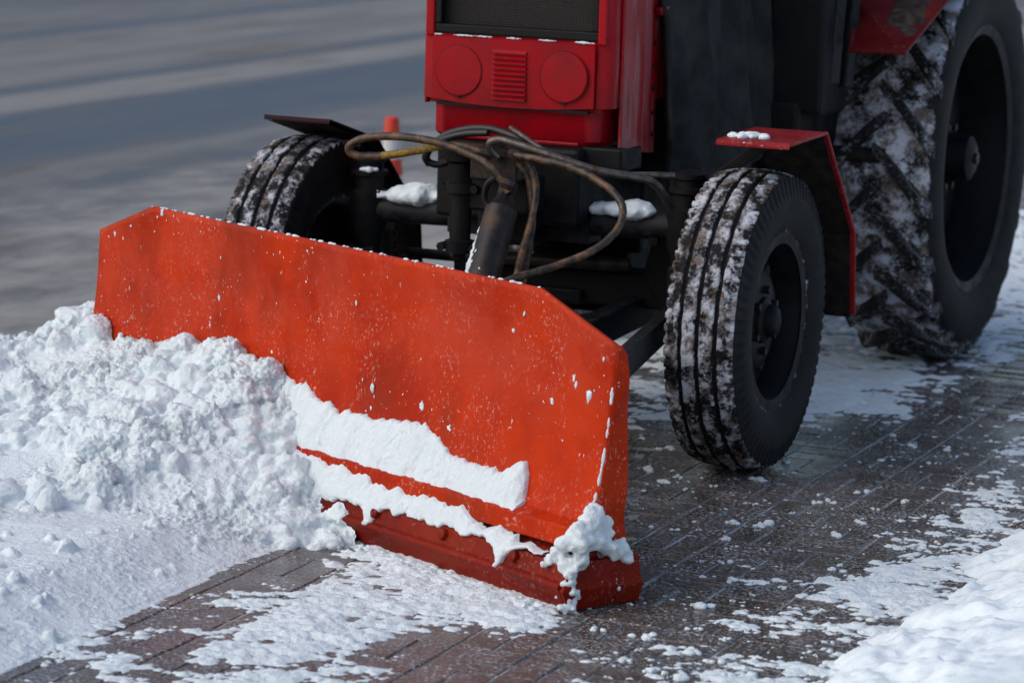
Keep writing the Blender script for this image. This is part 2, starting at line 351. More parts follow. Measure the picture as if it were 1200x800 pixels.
# pavers, basket weave of 0.2 m modules; the 300 that show largest are objects, the rest one part
def paver_mesh(L, W):
    m = MB(); b = .004; H = .05
    v = [(sx * (L / 2 - q), sy * (W / 2 - q), z) for (q, z) in ((0, -H), (0, -b), (b, 0)) for sx, sy in ((-1, -1), (1, -1), (1, 1), (-1, 1))]
    f = [(8, 9, 10, 11)] + [(r * 4 + i, r * 4 + (i + 1) % 4, r * 4 + 4 + (i + 1) % 4, r * 4 + 4 + i) for r in (0, 1) for i in range(4)]
    m.add(v, f); me = m.mesh('paver'); me.materials.append(M['paver']); return me
pa, pb = paver_mesh(.1945, .0975), paver_mesh(.0950, .1975)
cand = []
ix = np.arange(int(round((PX0 + .0) / .2)), int(PX1 / .2)); iy = np.arange(int(PY0 / .2), int(PY1 / .2))
for i in ix:
    for j in iy:
        x0, y0 = i * .2 + .06, j * .2
        if (i + j) % 2: cand += [(x0 + .1, y0 + .05, 0), (x0 + .1, y0 + .15, 0)]
        else: cand += [(x0 + .05, y0 + .1, 1), (x0 + .15, y0 + .1, 1)]
cand = np.array(cand); U, V_ = to_px(np.stack([cand[:, 0], cand[:, 1], cand[:, 0] * 0], -1))
inside = (U > -30) & (U < 1230) & (V_ > 200) & (V_ < 830)
vis = inside & (snow_height(cand[:, 0], cand[:, 1]) < .012) & ~((cand[:, 0] < -.1) & (V_ < 730)) & (cand[:, 0] < 1.72) & ~((U > 440) & (U < 735) & (V_ < 640))
dist = np.hypot(cand[:, 0] - CAM.x, cand[:, 1] - CAM.y) + np.where(vis, 0, 100)
order = np.argsort(dist); chosen = set(order[:300].tolist())
rest_v, rest_f = [], []
for k, (x, y, o_) in enumerate(cand):
    me = pb if o_ else pa; z = random.uniform(-.0012, .0012)
    if k in chosen:
        o = bpy.data.objects.new('paver', me); scene.collection.objects.link(o); o.parent = pv; o.location = (x, y, z); o.rotation_euler = (random.gauss(0, .004), random.gauss(0, .004), random.gauss(0, .004))
    else:
        n0 = len(rest_v); rest_v += [(q.co.x + x, q.co.y + y, q.co.z + z) for q in me.vertices]; rest_f += [tuple(n0 + i for i in q.vertices) for q in me.polygons]
o = from_arrays('paver', rest_v, rest_f, False); o = link('paver', o, M['paver'], pv); o['kind'] = 'stuff'
# flush kerb between pavement and road
kb = 0
for k in range(-6, 14):
    b = MB().box((EDGE - .075, k * 1.0, -.06), (.14, .99, .12)).build('kerbstone', M['paver'], rd, bevel=.008)

# ------------------------------------------------------------------ tractor
T = empty('tractor', (0, 0, 0)); tag(T, 'red farm tractor with black felt engine blanket, parked behind the orange plough blade', 'tractor')
def P(name, mb, mat, smooth=False, bevel=0, parent=None): return mb.build(name, M[mat] if isinstance(mat, str) else mat, parent or T, smooth, bevel)
HY = -.12
# hood shell: plan section with rounded front corners, extruded upwards
def plan(hw, y0, y1, r, n=6):
    pts = [(-hw, y1)] + [(-hw + r - r * math.cos(a), y0 + r - r * math.sin(a)) for a in np.linspace(0, math.pi / 2, n)]
    pts += [(-x, y) for x, y in reversed(pts)]
    return pts
hs = MB(); A = plan(.335, HY, 1.15, .05); Bt = plan(.34, HY + .02, 1.15, .05)
hz0, hz1 = 1.125, 1.95
n = len(A); hv = [(x, y, hz0) for x, y in A] + [(x, y, hz1) for x, y in Bt]
hs.add(hv, [(i, i + 1, n + i + 1, n + i) for i in range(n - 1) if not (abs(A[i][1] - HY) < 1e-4 and abs(A[i + 1][1] - HY) < 1e-4)])
hs.add([(x, y, hz1) for x, y in Bt], [tuple(range(n))])
# front face as a frame round the grille opening
gx0, gx1, gz0 = -.285, .285, 1.335
fx0, fx1 = -.285, .285
for (xa, xb) in ((-.285, -.29), ): pass
hood = P('hood', hs, 'hood', True)
sl2 = MB()
P('front_pillar', MB().box((-.300, HY + .012, 1.62), (.030, .03, .59)), 'hood', False, .006)
P('front_pillar', MB().box((.300, HY + .012, 1.62), (.030, .03, .59)), 'hood', False, .006)
gr = P('grille', MB().box((0, HY + .045, 1.64), (.60, .012, .62)), 'mesh')
for (c, d) in (((0, HY + .02, 1.352), (.57, .035, .028)), ((-.274, HY + .02, 1.65), (.022, .035, .565)), ((.274, HY + .02, 1.65), (.022, .035, .565))):
    P('grille_frame', MB().box(c, d), 'black', False, .004, gr)
# lamp panel: slightly bowed sheet, its lower edge sagging in the middle
fp = MB(); NXp = 24; v = []; f = []
for i in range(NXp + 1):
    s = i / NXp * 2 - 1; x = .283 * s; y = HY - .030 + .012 * s * s
    zb = 1.112 + .014 * s * s
    for z, yy in ((1.332, y + .012), (1.326, y), (zb, y + .004), (zb - .004, y + .03)): v.append((x, yy, z))
f = [(i * 4 + k, i * 4 + k + 1, i * 4 + 5 + k, i * 4 + 4 + k) for i in range(NXp) for k in range(3)]
f += [(0, 1, 2, 3), (NXp * 4 + 3, NXp * 4 + 2, NXp * 4 + 1, NXp * 4)]
fp.add(v, f); panel = P('lamp_panel', fp, 'hood', True)
P('panel_shadow_line', MB().box((0, HY - .008, 1.112), (.53, .02, .010)), 'black')  # black bar standing in for the shadow line below the lamp panel
P('hood_core', MB().box((0, HY + .03, 1.225), (.60, .03, .23)), 'hood')
for cx in (-.183, .183):
    yy = HY - .030 + .012 * (cx / .283) ** 2
    P('lamp_gap', MB().lathe([(yy - .0030, .0830), (yy - .0034, .0805), (yy + .004, .0800)], 'Y', (cx, 0, 1.221), 48), 'fender_old', True, 0, panel)
    P('lamp_cover', MB().lathe([(yy + .012, .0802), (yy - .0032, .0802), (yy - .0046, .0788), (yy - .0050, .06), (yy - .0052, .001)], 'Y', (cx, 0, 1.221), 48), 'hood', True, 0, panel)
    P('lamp_clip', MB().box((cx, yy - .005, 1.221 - .083), (.016, .006, .008)), 'black', False, 0, panel)
for k in range(10):
    z = 1.290 - k * .0165
    m = MB(); m.prism([(-.062, HY - .029, z + .006), (-.062, HY - .040, z - .004), (-.062, HY - .029, z - .0062)], (.117, 0, 0)); P('louvre', m, 'hood', False, 0, panel)
# lower cowl
cw = MB(); A = plan(.300, HY + .012, .30, .06); C2 = plan(.285, HY + .03, .30, .06); n = len(A)
cw.add([(x, y, 1.13) for x, y in A] + [(x, y, 1.015) for x, y in A] + [(x, y, .995) for x, y in C2], [(r * n + i, r * n + i + 1, (r + 1) * n + i + 1, (r + 1) * n + i) for r in (0, 1) for i in range(n - 1)])
P('lower_cowl', cw, 'hood', True)
cb = MB(); cb.box((0, HY + .004, 1.006), (.46, .012, .012)); P('cowl_lip', cb, 'hood', False, .004)
# side panel that runs lower than the nose
sp = MB(); sp.prism([(.3365, -.055, 1.98), (.3365, -.05, .985), (.3365, .262, .955), (.3365, .245, 1.98)], (.012, 0, 0)); side = P('side_panel', sp, 'hood', False, .005)
sp = MB(); sp.prism([(-.3365, -.055, 1.98), (-.3365, -.05, 1.10), (-.3365, .9, 1.10), (-.3365, .9, 1.98)], (-.012, 0, 0)); P('side_panel', sp, 'hood', False, .005)
for z in (1.02, 1.09, 1.17, 1.245, 1.32, 1.40): P('fastener', MB().lathe([(.3485, .0095), (.352, .008), (.353, .001)], 'X', (0, .225 + .004 * math.sin(z * 9), z), 10), 'black', True, 0, side)
P('hinge_bracket', MB().prism([(.352, .20, 1.435), (.352, .30, 1.435), (.352, .245, 1.405), (.352, .22, 1.41)], (.02, 0, 0)), 'hood', False, .003, side)
# felt blanket over the engine side, falling in folds
ol = [(.06, 1.60), (.255, 1.46), (.275, .98), (.36, .80), (.55, .775), (.70, .80), (.98, .84), (1.15, .88), (1.30, .95), (1.34, 1.15), (1.31, 1.30), (1.20, 1.60)]
top = [(.24, 1.75), (1.22, 1.75)]
NU, NV = 60, 44; bv = []; bf = []
def blow(t):  # lower outline
    ys = [.25, .30, .42, .60, .78, 1.0, 1.16, 1.30]; zs = [1.0, .84, .755, .775, .80, .83, .87, .96]
    y = .235 + t * (1.335 - .235); return y, float(np.interp(y, ys, zs))
for i in range(NU + 1):
    t = i / NU; y, zl = blow(t)
    for j in range(NV + 1):
        s = j / NV; z = zl + (1.8 - zl) * s
        yy = y + (1 - s) * .0
        fold = .020 * math.sin(y * 17 + 1.5 * math.sin(z * 4)) * (1 - .5 * s) + .012 * math.sin(y * 37 + z * 5)
        edge = -.05 * max(0, (t - .88) / .12) ** 2
        bv.append((.40 + .05 * math.sin(math.pi * t) * (1 - s) + fold + edge - .03 * s, yy - .02 * s * t, z))
bv = np.array(bv); bv[:, 0] += fbm(bv, 6, 4) * .018
bf = [(i * (NV + 1) + j, (i + 1) * (NV + 1) + j, (i + 1) * (NV + 1) + j + 1, i * (NV + 1) + j + 1) for i in range(NU) for j in range(NV)]
bl = link('engine_blanket', from_arrays('engine_blanket', bv, bf), M['felt'], T); sm = bl.modifiers.new('solid', 'SOLIDIFY'); sm.thickness = .014
# engine, frame and gearbox: the dark mass below
P('front_frame', MB().box((0, .15, .87), (.50, .62, .25)), 'black', False, .015)
P('engine_block', MB().box((0, .95, .88), (.52, 1.1, .58)).box((0, .95, .56), (.36, .9, .14)), 'black', False, .02)
P('gearbox', MB().box((0, 1.95, .82), (.46, 1.1, .5)).cyl((-.62, 2.37, .77), (.62, 2.37, .77), .11, 20), 'black', False, .02)
P('radiator_mount', MB().box((.16, HY + .05, .965), (.42, .06, .07)).box((.33, .05, .955), (.05, .16, .075)), 'black', False, .008)
P('belly_plate', MB().box((0, .9, .47), (.30, 1.5, .05)), 'black', False, .01)
# cab: sill, battery box, door post, glass (only their foot shows in the picture)
P('cab_body', MB().box((0, 2.0, 1.42), (1.0, 1.2, .55)), 'black', False, .03)
P('battery_box', MB().box((.50, 1.40, 1.32), (.22, .30, .62)), 'black', False, .02)
P('battery_box', MB().box((.45, 1.32, .92), (.16, .18, .28)), 'black', False, .02)
cabp = P('cab_pillar', MB().bar((.60, 1.36, 1.12), (.62, 1.42, 2.0), .045, .06), 'black_frosty', False, .008)
P('cab_pillar', MB().bar((.63, 1.46, 1.10), (.65, 1.53, 2.0), .03, .05), 'black_frosty', False, .008)
P('door_panel', MB().prism([(.60, 1.50, 1.20), (.60, 1.58, 1.98), (.60, 2.0, 1.98), (.60, 1.75, 1.46)], (-.03, 0, 0)), 'black', False, .01)
P('cab_window', MB().box((0, 2.0, 1.85), (.96, 1.16, .34)), 'glass')
P('cab_roof', MB().box((0, 2.0, 2.55), (1.25, 1.6, .12)), 'hood', False, .04)
for sx in (-.52, .52):
    for yy in (1.42, 2.58): P('cab_post', MB().box((sx * .96, yy, 2.2), (.05, .05, .62)), 'black', False, .01)
# rear mudguards: muddy red sheet whose foot comes forward to the cab
for sx in (1, -1):
    A_ = [(.665, 1.35, 1.245), (.88, 1.33, 1.250), (.905, 1.80, 1.425), (.915, 2.3, 1.66), (.60, 2.3, 1.66), (.60, 1.62, 1.42)]
    A_ = [(x_ * sx, y_, z_) for x_, y_, z_ in A_]
    rf = P('rear_mudguard', MB().prism(A_, (0, .004, -.012)), 'fender_old', False, .004)
    g_ = MB(); NN = 26; vv = []
    for i in range(NN + 1):
        for j in range(NN + 1):
            a, b = i / NN, j / NN; y_ = 1.44 + .83 * a; z_ = float(np.interp(y_, [1.33, 1.80, 2.3], [1.25, 1.425, 1.66])); xa = float(np.interp(y_, [1.35, 1.62, 2.3], [.70, .66, .64])) + .06 * (1 - a); vv.append((sx * (xa + (.885 - xa) * b), y_, z_))
    vv = np.array(vv); k = fbm(vv, 11, 4, .6); edge_ = np.minimum(1, 5 * np.minimum(np.tile(np.linspace(0, 1, NN + 1), NN + 1), 1 - np.tile(np.linspace(0, 1, NN + 1), NN + 1))) * np.repeat(np.minimum(1, 6 * np.linspace(0, 1, NN + 1)), NN + 1)
    vv[:, 2] += -.006 + (.026 + .045 * k) * edge_; me_ = from_arrays('mud_crust', vv, [(i * (NN + 1) + j, (i + 1) * (NN + 1) + j, (i + 1) * (NN + 1) + j + 1, i * (NN + 1) + j + 1) for i in range(NN) for j in range(NN)]); link('mud_crust', me_, M['mud'], rf)
P('dark_filler_box', MB().box((.36, 1.85, 1.02), (.36, .8, .34)), 'black', False, .04)  # black box added to fill a bright gap between the blocks with dark
P('step_rod', MB().cyl((.40, 1.62, .845), (.74, 1.62, .845), .028), 'muddy', True)
P('step_rod', MB().cyl((.40, 1.85, .43), (.76, 1.85, .43), .03), 'muddy', True)
P('step_frame', MB().bar((.46, 1.62, .845), (.46, 1.85, .40), .05, .05), 'black', False, .006)
# front axle
AX = .74
def axz(x): return AX + .022 * x
P('front_axle', MB().tube([(-.60, 0, axz(-.6)), (-.3, 0, axz(-.3)), (.3, 0, axz(.3)), (.62, 0, axz(.62))], .043, 20).box((0, 0, AX), (.5, .11, .12)), 'black_frosty', True)
P('axle_pivot', MB().box((0, 0, AX + .03), (.2, .34, .2)), 'black', False, .02)
for sx in (-1, 1):
    x = .565 * sx; z0 = axz(x)
    kp = P('kingpin', MB().lathe([(z0 - .26, .001), (z0 - .26, .045), (z0 - .1, .05), (z0 - .06, .065), (z0 + .06, .065), (z0 + .07, .048), (z0 + .11, .048), (z0 + .115, .062), (z0 + .13, .062), (z0 + .135, .046), (z0 + .155, .046), (z0 + .16, .055), (z0 + .175, .055), (z0 + .185, .03), (z0 + .19, .001)], 'Z', (x, 0, 0), 24), 'black', True)
    P('steering_arm', MB().bar((x, 0, z0 - .2), (x - .03 * sx, .26, z0 - .2), .05, .035).box((x + .03 * sx, 0, z0 - .20), (.15, .10, .16)), 'black', False, .012)
    P('stub_axle', MB().cyl((x, 0, .475), (.80 * sx, 0, .475), .04), 'black', True)
    P('axle_bolt', MB().cyl((x - .10 * sx, -.02, z0 - .06), (x - .10 * sx, -.02, z0 - .035), .02, 8), 'black')
P('tie_rod', MB().cyl((-.53, .26, .55), (.53, .26, .55), .018), 'black', True)
# front mudguards
for sx, dz, sh_ in ((1, 0., 0.), (-1, -.075, .085)):
    xi, xo = .715 * sx + sh_, .955 * sx + sh_; z1 = 1.065 + dz
    prof = [(-.18, z1 - .012), (-.17, z1), (.20, z1 + .005), (.56, .71 + dz), (.60, .43 + dz)] if sx > 0 else [(-.18, z1 + .036), (-.17, z1 + .045), (.20, z1 - .05), (.56, .71 + dz), (.60, .43 + dz)]
    m = MB(); th = .006; vv = []
    for (y, z) in prof:
        vv += [(xi, y, z), (xo, y, z)]
    nn = len(prof); inner = [(x_, y_ - (.006 if i >= 6 else 0), z_ - .006) for i, (x_, y_, z_) in enumerate(vv)]
    ff = [(2 * i, 2 * i + 1, 2 * i + 3, 2 * i + 2) for i in range(nn - 1)]
    N2 = 2 * nn; ff += [(N2 + 2 * i, N2 + 2 * i + 2, N2 + 2 * i + 3, N2 + 2 * i + 1) for i in range(nn - 1)]
    for i in range(nn - 1): ff += [(2 * i, 2 * i + 2, N2 + 2 * i + 2, N2 + 2 * i), (2 * i + 1, N2 + 2 * i + 1, N2 + 2 * i + 3, 2 * i + 3)]
    ff += [(0, N2, N2 + 1, 1), (2 * nn - 2, 2 * nn - 1, N2 + 2 * nn - 1, N2 + 2 * nn - 2)]
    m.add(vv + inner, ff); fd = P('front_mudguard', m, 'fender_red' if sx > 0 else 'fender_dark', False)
    # dirty underside lining and outer rim
    m = MB(); lin = [(y - .004, z - .012) for y, z in prof[1:]]
    vv = [(x_, y, z) for y, z in lin for x_ in (xi + .006 * sx, xo - .010 * sx)]
    k = len(lin); m.add(vv + [(a, b - .006, c - .004) for a, b, c in vv], [(2 * i, 2 * i + 1, 2 * i + 3, 2 * i + 2) for i in range(k - 1)] + [(2 * k + 2 * i, 2 * k + 2 * i + 2, 2 * k + 2 * i + 3, 2 * k + 2 * i + 1) for i in range(k - 1)])
    P('underside_lining', m, 'muddy', False, 0, fd)
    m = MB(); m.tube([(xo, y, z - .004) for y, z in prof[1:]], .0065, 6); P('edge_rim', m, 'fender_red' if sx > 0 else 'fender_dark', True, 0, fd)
    P('mudguard_bracket', MB().bar((.58 * sx, .02, .86 + dz), (.80 * sx, .10, 1.045 + dz), .03, .04).bar((.60 * sx, .10, .72), (.76 * sx, .42, .84 + dz), .03, .03), 'black', False, .004, fd)

# ---------------- wheels
def set_attr(me, vals):
    a = me.attributes.new('snow', 'FLOAT', 'POINT'); a.data.foreach_set('value', np.asarray(vals, np.float32))
def front_tyre_mesh():
    RF = .478; W = .128
    prof = [(-.085, .262), (-.100, .275), (-.118, .320), (-.127, .365), (-.1265, .400), (-.121, .425)]
    crown = []
    gro = [-.058, -.002, .056]
    xs = sorted(set([-.116, -.112, -.104, -.094, -.085, -.077, -.069, .069, .077, .085, .094, .104, .112, .116] + [g0 + d for g0 in gro for d in (-.0085, -.0055, 0, .0055, .0085)] + [-.044, -.034, -.024, -.014, .012, .022, .032, .044]))
    for x in xs:
        r = RF - .016 * (abs(x) / .116) ** 2.4 - (.012 if abs(x) > .113 else 0)
        crown.append((x, r))
    prof = prof + crown + [(-a, r) for a, r in reversed(prof)]
    NP = len(prof); NS = 560
    a = np.array([q[0] for q in prof]); r = np.array([q[1] for q in prof])
    th = np.arange(NS) / NS * 2 * np.pi
    A, TH = np.meshgrid(a, th); Rr = np.repeat(r[None], NS, 0).copy()
    zig = .0008 * np.sin(TH * 37)
    for g0 in gro: Rr -= .011 * (np.abs(A - g0) < .0065)
    tread = (np.abs(A) < .117)
    A2 = A + np.where(tread & (np.abs(A) < .09), zig, 0)
    # notched shoulders
    sh = (np.abs(A) > .092) & (Rr > .41)
    notch = (np.sin(TH * 74 + np.sign(A)) > .35)
    Rr -= .009 * sh * notch; A2 -= np.sign(A) * .003 * ((np.abs(A) > .11) & (Rr > .40)) * notch
    sipe = (np.sin(TH * 148 + A * 240) > .86) & tread & (np.abs(A) < .1); Rr -= .003 * sipe
    V = np.stack([A2, Rr * np.cos(TH), Rr * np.sin(TH)], -1).reshape(-1, 3)
    cyl_ = np.stack([A.ravel(), TH.ravel() * .478 * .5, A.ravel() * 0], -1); nse = fbm(cyl_, 30, 4, .65); big = fbm(V, 6, 3)
    side = (np.abs(A) > .113).reshape(-1)
    groove = np.zeros(V.shape[0], bool)
    for g0 in gro: groove |= (np.abs(A - g0) < .0065).reshape(-1)
    s = .57 + nse * .70 + big * .30 - .48 * groove
    s = np.where(side, -.25 + .25 * nse, s)
    lump = np.clip(s - .52, 0, .5) * .007 * (~side)
    rr = np.hypot(V[:, 1], V[:, 2]); V[:, 1] *= (rr + lump) / rr; V[:, 2] *= (rr + lump) / rr
    idx = np.arange(NS * NP).reshape(NS, NP); nx = np.roll(idx, -1, 0)
    F = np.stack([idx[:, :-1], nx[:, :-1], nx[:, 1:], idx[:, 1:]], -1).reshape(-1, 4)
    me = from_arrays('tyre', V, F[:, ::-1]); set_attr(me, np.clip(s, -1, 1.2)); me.materials.append(M['rubber_snowy']); return me
ft = front_tyre_mesh()
def front_wheel(x, flip):
    m = MB()
    m.lathe([(.100, .250), (.104, .292), (.098, .296), (.092, .280), (.080, .262), (.030, .246), (-.030, .246), (-.080, .262), (-.092, .280), (-.098, .296), (-.104, .292), (-.098, .27), (-.085, .255), (-.03, .238), (.01, .236), (.018, .215), (.020, .19), (.028, .165), (.045, .15), (.050, .12), (.050, .07), (.046, .001)], 'X', seg=64)
    m.lathe([(.096, .262), (.085, .254), (.03, .2385), (.012, .2365)], 'X', seg=64)
    o = m.build('front_wheel', M['rim'], T, True, 0, False, (x, 0, .478)); o.rotation_euler = (random.uniform(0, 6), 0, math.pi if flip else 0)
    o.rotation_mode = 'ZXY' if False else 'XYZ'
    ty = bpy.data.objects.new('tyre', ft); scene.collection.objects.link(ty); ty.parent = o
    MB().lathe([(.050, .075), (.062, .072), (.072, .054), (.088, .050), (.100, .042), (.106, .026), (.108, .001)], 'X', seg=28).build('hub', M['rim'], o, True, 0, False)
    for k in range(6):
        q = k * math.pi / 3; MB().cyl((.045, .098 * math.cos(q), .098 * math.sin(q)), (.070, .098 * math.cos(q), .098 * math.sin(q)), .013, 6).build('wheel_bolt', M['black_frosty'], o, False, 0, False)
    for k in range(6):
        q = (k + .5) * math.pi / 3; b = MB().lathe([(.0265, .024), (.030, .022), (.030, .001)], 'X', (0, .172 * math.cos(q), .172 * math.sin(q)), 14).build('vent_hole', M['black'], o, True, 0, False)
    return o
front_wheel(.783, False); front_wheel(-.783, True)
# rear wheels
RR, RW = .785, .205
def rear_tyre_mesh():
    prof = [(-.15, .490), (-.175, .505), (-.20, .56), (-.207, .62), (-.205, .67), (-.195, .705), (-.18, .722)] + [(x, .742 - .02 * (x / .18) ** 2) for x in np.linspace(-.16, .16, 17)] + [(.18, .722), (.195, .705), (.205, .67), (.207, .62), (.20, .56), (.175, .505), (.15, .490)]
    NP, NS = len(prof), 400; a = np.array([q[0] for q in prof]); r = np.array([q[1] for q in prof]); th = np.arange(NS) / NS * 2 * np.pi
    A, TH = np.meshgrid(a, th); Rr = np.repeat(r[None], NS, 0)
    V = np.stack([A, Rr * np.cos(TH), Rr * np.sin(TH)], -1).reshape(-1, 3); n1 = fbm(V, 9, 4, .6); rad = np.hypot(V[:, 1], V[:, 2])
    tread = sstep(.69, .725, rad); s = np.where(tread > 0, (.66 + n1 * .9) * tread, 0) + (1 - tread) * (-.3 + .3 * n1)
    add = (.012 * np.clip(s - .35, 0, 1) + fbm(V, 30, 3) * .005) * tread; V[:, 1] *= 1 + add / rad; V[:, 2] *= 1 + add / rad
    idx = np.arange(NS * NP).reshape(NS, NP); nx = np.roll(idx, -1, 0); F = np.stack([idx[:, :-1], idx[:, 1:], nx[:, 1:], nx[:, :-1]], -1).reshape(-1, 4)
    me = from_arrays('tyre', V, F); set_attr(me, s); me.materials.append(M['rubber_snowy']); return me
def lug_mesh(sd):
    # one bar of the chevron: from near the middle out to the shoulder, sweeping backwards
    v = []; K = 12
    for i in range(K + 1):
        t = i / K; x = sd * (-.015 + .212 * t); ang = (t ** 1.15) * .30; wv = .020 + .010 * t
        r0 = .735 - .03 * max(0, t - .75) / .25 - .02 * max(0, t - .9) / .1; top = RR - .012 * t ** 2 - .05 * max(0, t - .86) / .14
        for (da, r) in ((-wv * 1.35, r0 - .02), (-wv, top), (wv, top), (wv * 1.35, r0 - .02)):
            q = ang + da / RR; v.append((x, r * math.cos(q), r * math.sin(q)))
    f = [(i * 4 + k, i * 4 + k + 1, i * 4 + 5 + k, i * 4 + 4 + k) for i in range(K) for k in range(3)] + [(0, 1, 2, 3), (K * 4 + 3, K * 4 + 2, K * 4 + 1, K * 4)]
    me = MB().add(v, f).mesh('tread_lug'); V = np.array([q.co for q in me.vertices]); set_attr(me, .50 + fbm(V, 9, 3) * .5)
    me.materials.append(M['rubber_lug']); return me
rt_me = rear_tyre_mesh(); lugs = {1: lug_mesh(1), -1: lug_mesh(-1)}
def rear_wheel(x, flip):
    m = MB()
    m.lathe([(.17, .478), (.182, .515), (.174, .520), (.160, .500), (.13, .485), (.05, .455), (-.05, .455), (-.13, .485), (-.16, .5), (-.174, .52), (-.182, .515), (-.17, .478), (-.05, .445), (-.02, .44), (.0, .40), (-.01, .30), (-.03, .26), (-.03, .16), (-.02, .14), (-.02, .001)], 'X', seg=80)
    m.lathe([(.172, .482), (.13, .474), (.05, .447), (-.045, .4455)], 'X', seg=80)
    o = m.build('rear_wheel', M['rim'], T, True, 0, False, (x, 2.37, RR - .008)); o.rotation_euler = (.35, 0, math.pi if flip else 0)
    ty = bpy.data.objects.new('tyre', rt_me); scene.collection.objects.link(ty); ty.parent = o
    for sd in (1, -1):
        for k in range(20):
            l = bpy.data.objects.new('tread_lug', lugs[sd]); scene.collection.objects.link(l); l.parent = o; l.rotation_euler = ((k + (.5 if sd > 0 else 0)) * math.pi / 10, 0, 0)
            if flip: l.rotation_euler.x += math.pi
    MB().lathe([(-.02, .15), (.04, .145), (.055, .10), (.09, .09), (.15, .085), (.165, .06), (.168, .001)], 'X', seg=32).build('hub', M['rim'], o, True, 0, False)
    for k in range(8):
        q = k * math.pi / 4; MB().cyl((.03, .122 * math.cos(q), .122 * math.sin(q)), (.075, .122 * math.cos(q), .122 * math.sin(q)), .016, 6).build('wheel_bolt', M['black_frosty'], o, False, 0, False)
        MB().box((-.02, .30 * math.cos(q + .4), .30 * math.sin(q + .4)), (.05, .05, .05)).build('rim_lug', M['rim'], o, False, .008, False)
    MB().cyl((.168, 0, 0), (.18, 0, 0), .022, 12).build('axle_end', M['rust'], o, True, 0, False)
    return o
rear_wheel(.715, False); rear_wheel(-.715, True)

# ------------------------------------------------------------------ snow plough
ANG = R(26.5); E_ = Vector((math.cos(ANG), -math.sin(ANG), 0)); N_ = Vector((-math.sin(ANG), -math.cos(ANG), 0))
UC = .51; N0 = 1.166
def bw(e, w, z): return E_ * e + N_ * (N0 + w) + Vector((0, 0, z))       # blade frame -> world (e along the blade, w forwards)
def to_ew(x, y): return x * E_.x + y * E_.y, x * N_.x + y * N_.y - N0
PL = empty('snow_plow', bw(UC, 0, 0), -ANG); tag(PL, 'orange red snow plow blade with push frame and rusty hydraulic hoses', 'snow plow')
def Q(name, mb, mat, smooth=False, bevel=0, parent=None): return mb.build(name, M[mat], parent or PL, smooth, bevel)
E0, E1, CH = -.725, 1.745, .305
def wz(z): return float(np.interp(z, [.16, .20, .22, .25, .30, .34, .40, .474, .586, .69, .80], [.10, .085, .078, .062, .046, .036, .024, .012, .001, -.002, .004]))
def ztop(e):
    if e < E0 + CH: return .69 + (.80 - .69) * (e - E0) / CH
    if e > E1 - CH: return .69 + (.80 - .69) * (E1 - e) / CH
    return .80
NE, NZ = 120, 30; es = sorted(set(list(np.linspace(E0, E1, NE)) + [E0 + CH, E1 - CH])); V = []
for e in es:
    for j in range(NZ + 1):
        z = .19 + (ztop(e) - .19) * j / NZ; V.append((e, z))
V = np.array(V); wv = np.array([wz(z) for z in V[:, 1]])
wv += fbm(np.stack([V[:, 0], V[:, 1], V[:, 0] * 0], -1), 2.3, 3) * .008        # a used, slightly dented sheet
Pw = np.array([bw(e, w_, z) for (e, z), w_ in zip(V, wv)]); n = NZ + 1
F = [(i * n + j, (i + 1) * n + j, (i + 1) * n + j + 1, i * n + j + 1) for i in range(len(es) - 1) for j in range(NZ)]
mb = MB(); mb.add(Pw, F); me = mb.mesh('moldboard', True); mold = link('moldboard', me, M['plow_paint'], PL)
so_ = mold.modifiers.new('solid', 'SOLIDIFY'); so_.thickness = .012; so_.offset = 0
def esweep(prof, e0, e1, n=1):
    """closed profile of (w, z) swept along the blade"""
    m = MB(); k = len(prof); v = []
    for i in range(n + 1):
        e = e0 + (e1 - e0) * i / n
        v += [bw(e, w_, z) for w_, z in prof]
    f = [(i * k + j, i * k + (j + 1) % k, (i + 1) * k + (j + 1) % k, (i + 1) * k + j) for i in range(n) for j in range(k)] + [tuple(range(k)), tuple(n * k + j for j in range(k))]
    return m.add(v, f)
EB = 1.735
Q('upper_lip', esweep([(.070, .205), (.078, .226), (.124, .213), (.131, .162), (.122, .156), (.100, .160)], E0, EB - .01, 8), 'plow_paint', False, .004)
ce = Q('cutting_edge', esweep([(.05, .01), (.05, .155), (.10, .145), (.142, .130), (.156, .124), (.172, .082), (.187, .077), (.191, .066), (.184, .058), (.158, .004)], E0, EB + .02, 8), 'plow_edge', False, .003)
for e in np.arange(-.55, EB, .30):
    m = MB(); c = bw(e, .160, .105); nrm = (N_ * .95 + Vector((0, 0, .3))).normalized(); m.tube([c, c + nrm * .016, c + nrm * .021], [.017, .015, .006], 12); Q('edge_bolt', m, 'plow_edge', True, 0, ce)
# end return: the edge profile turns back at the right end
def end_piece(e0, sgn):
    m = MB(); lay = [(.158, .002, .000), (.190, .062, .010), (.174, .080, .006), (.154, .130, .000)]
    bk = [(-.070, .004, .022), (-.066, .058, .042), (-.066, .076, .032), (-.060, .135, .026)]
    v = []
    for (w_, z, de) in lay: v.append(bw(e0 + sgn * de, w_, z))
    for (w_, z, de) in bk: v.append(bw(e0 + sgn * de, w_, z))
    v += [bw(e0 - sgn * .004, w_, z) for (w_, z, de) in lay] + [bw(e0 - sgn * .004, w_, z) for (w_, z, de) in bk]
    f = [(i, i + 1, 5 + i, 4 + i) for i in range(3)] + [(8 + i, 12 + i, 13 + i, 9 + i) for i in range(3)] + [(0, 8, 9, 1), (1, 9, 10, 2), (2, 10, 11, 3), (3, 11, 15, 7), (4, 5, 13, 12), (5, 6, 14, 13), (6, 7, 15, 14), (0, 4, 12, 8)]
    return m.add(v, f)
Q('end_shoe', end_piece(EB + .030, 1), 'plow_edge', False, .004)
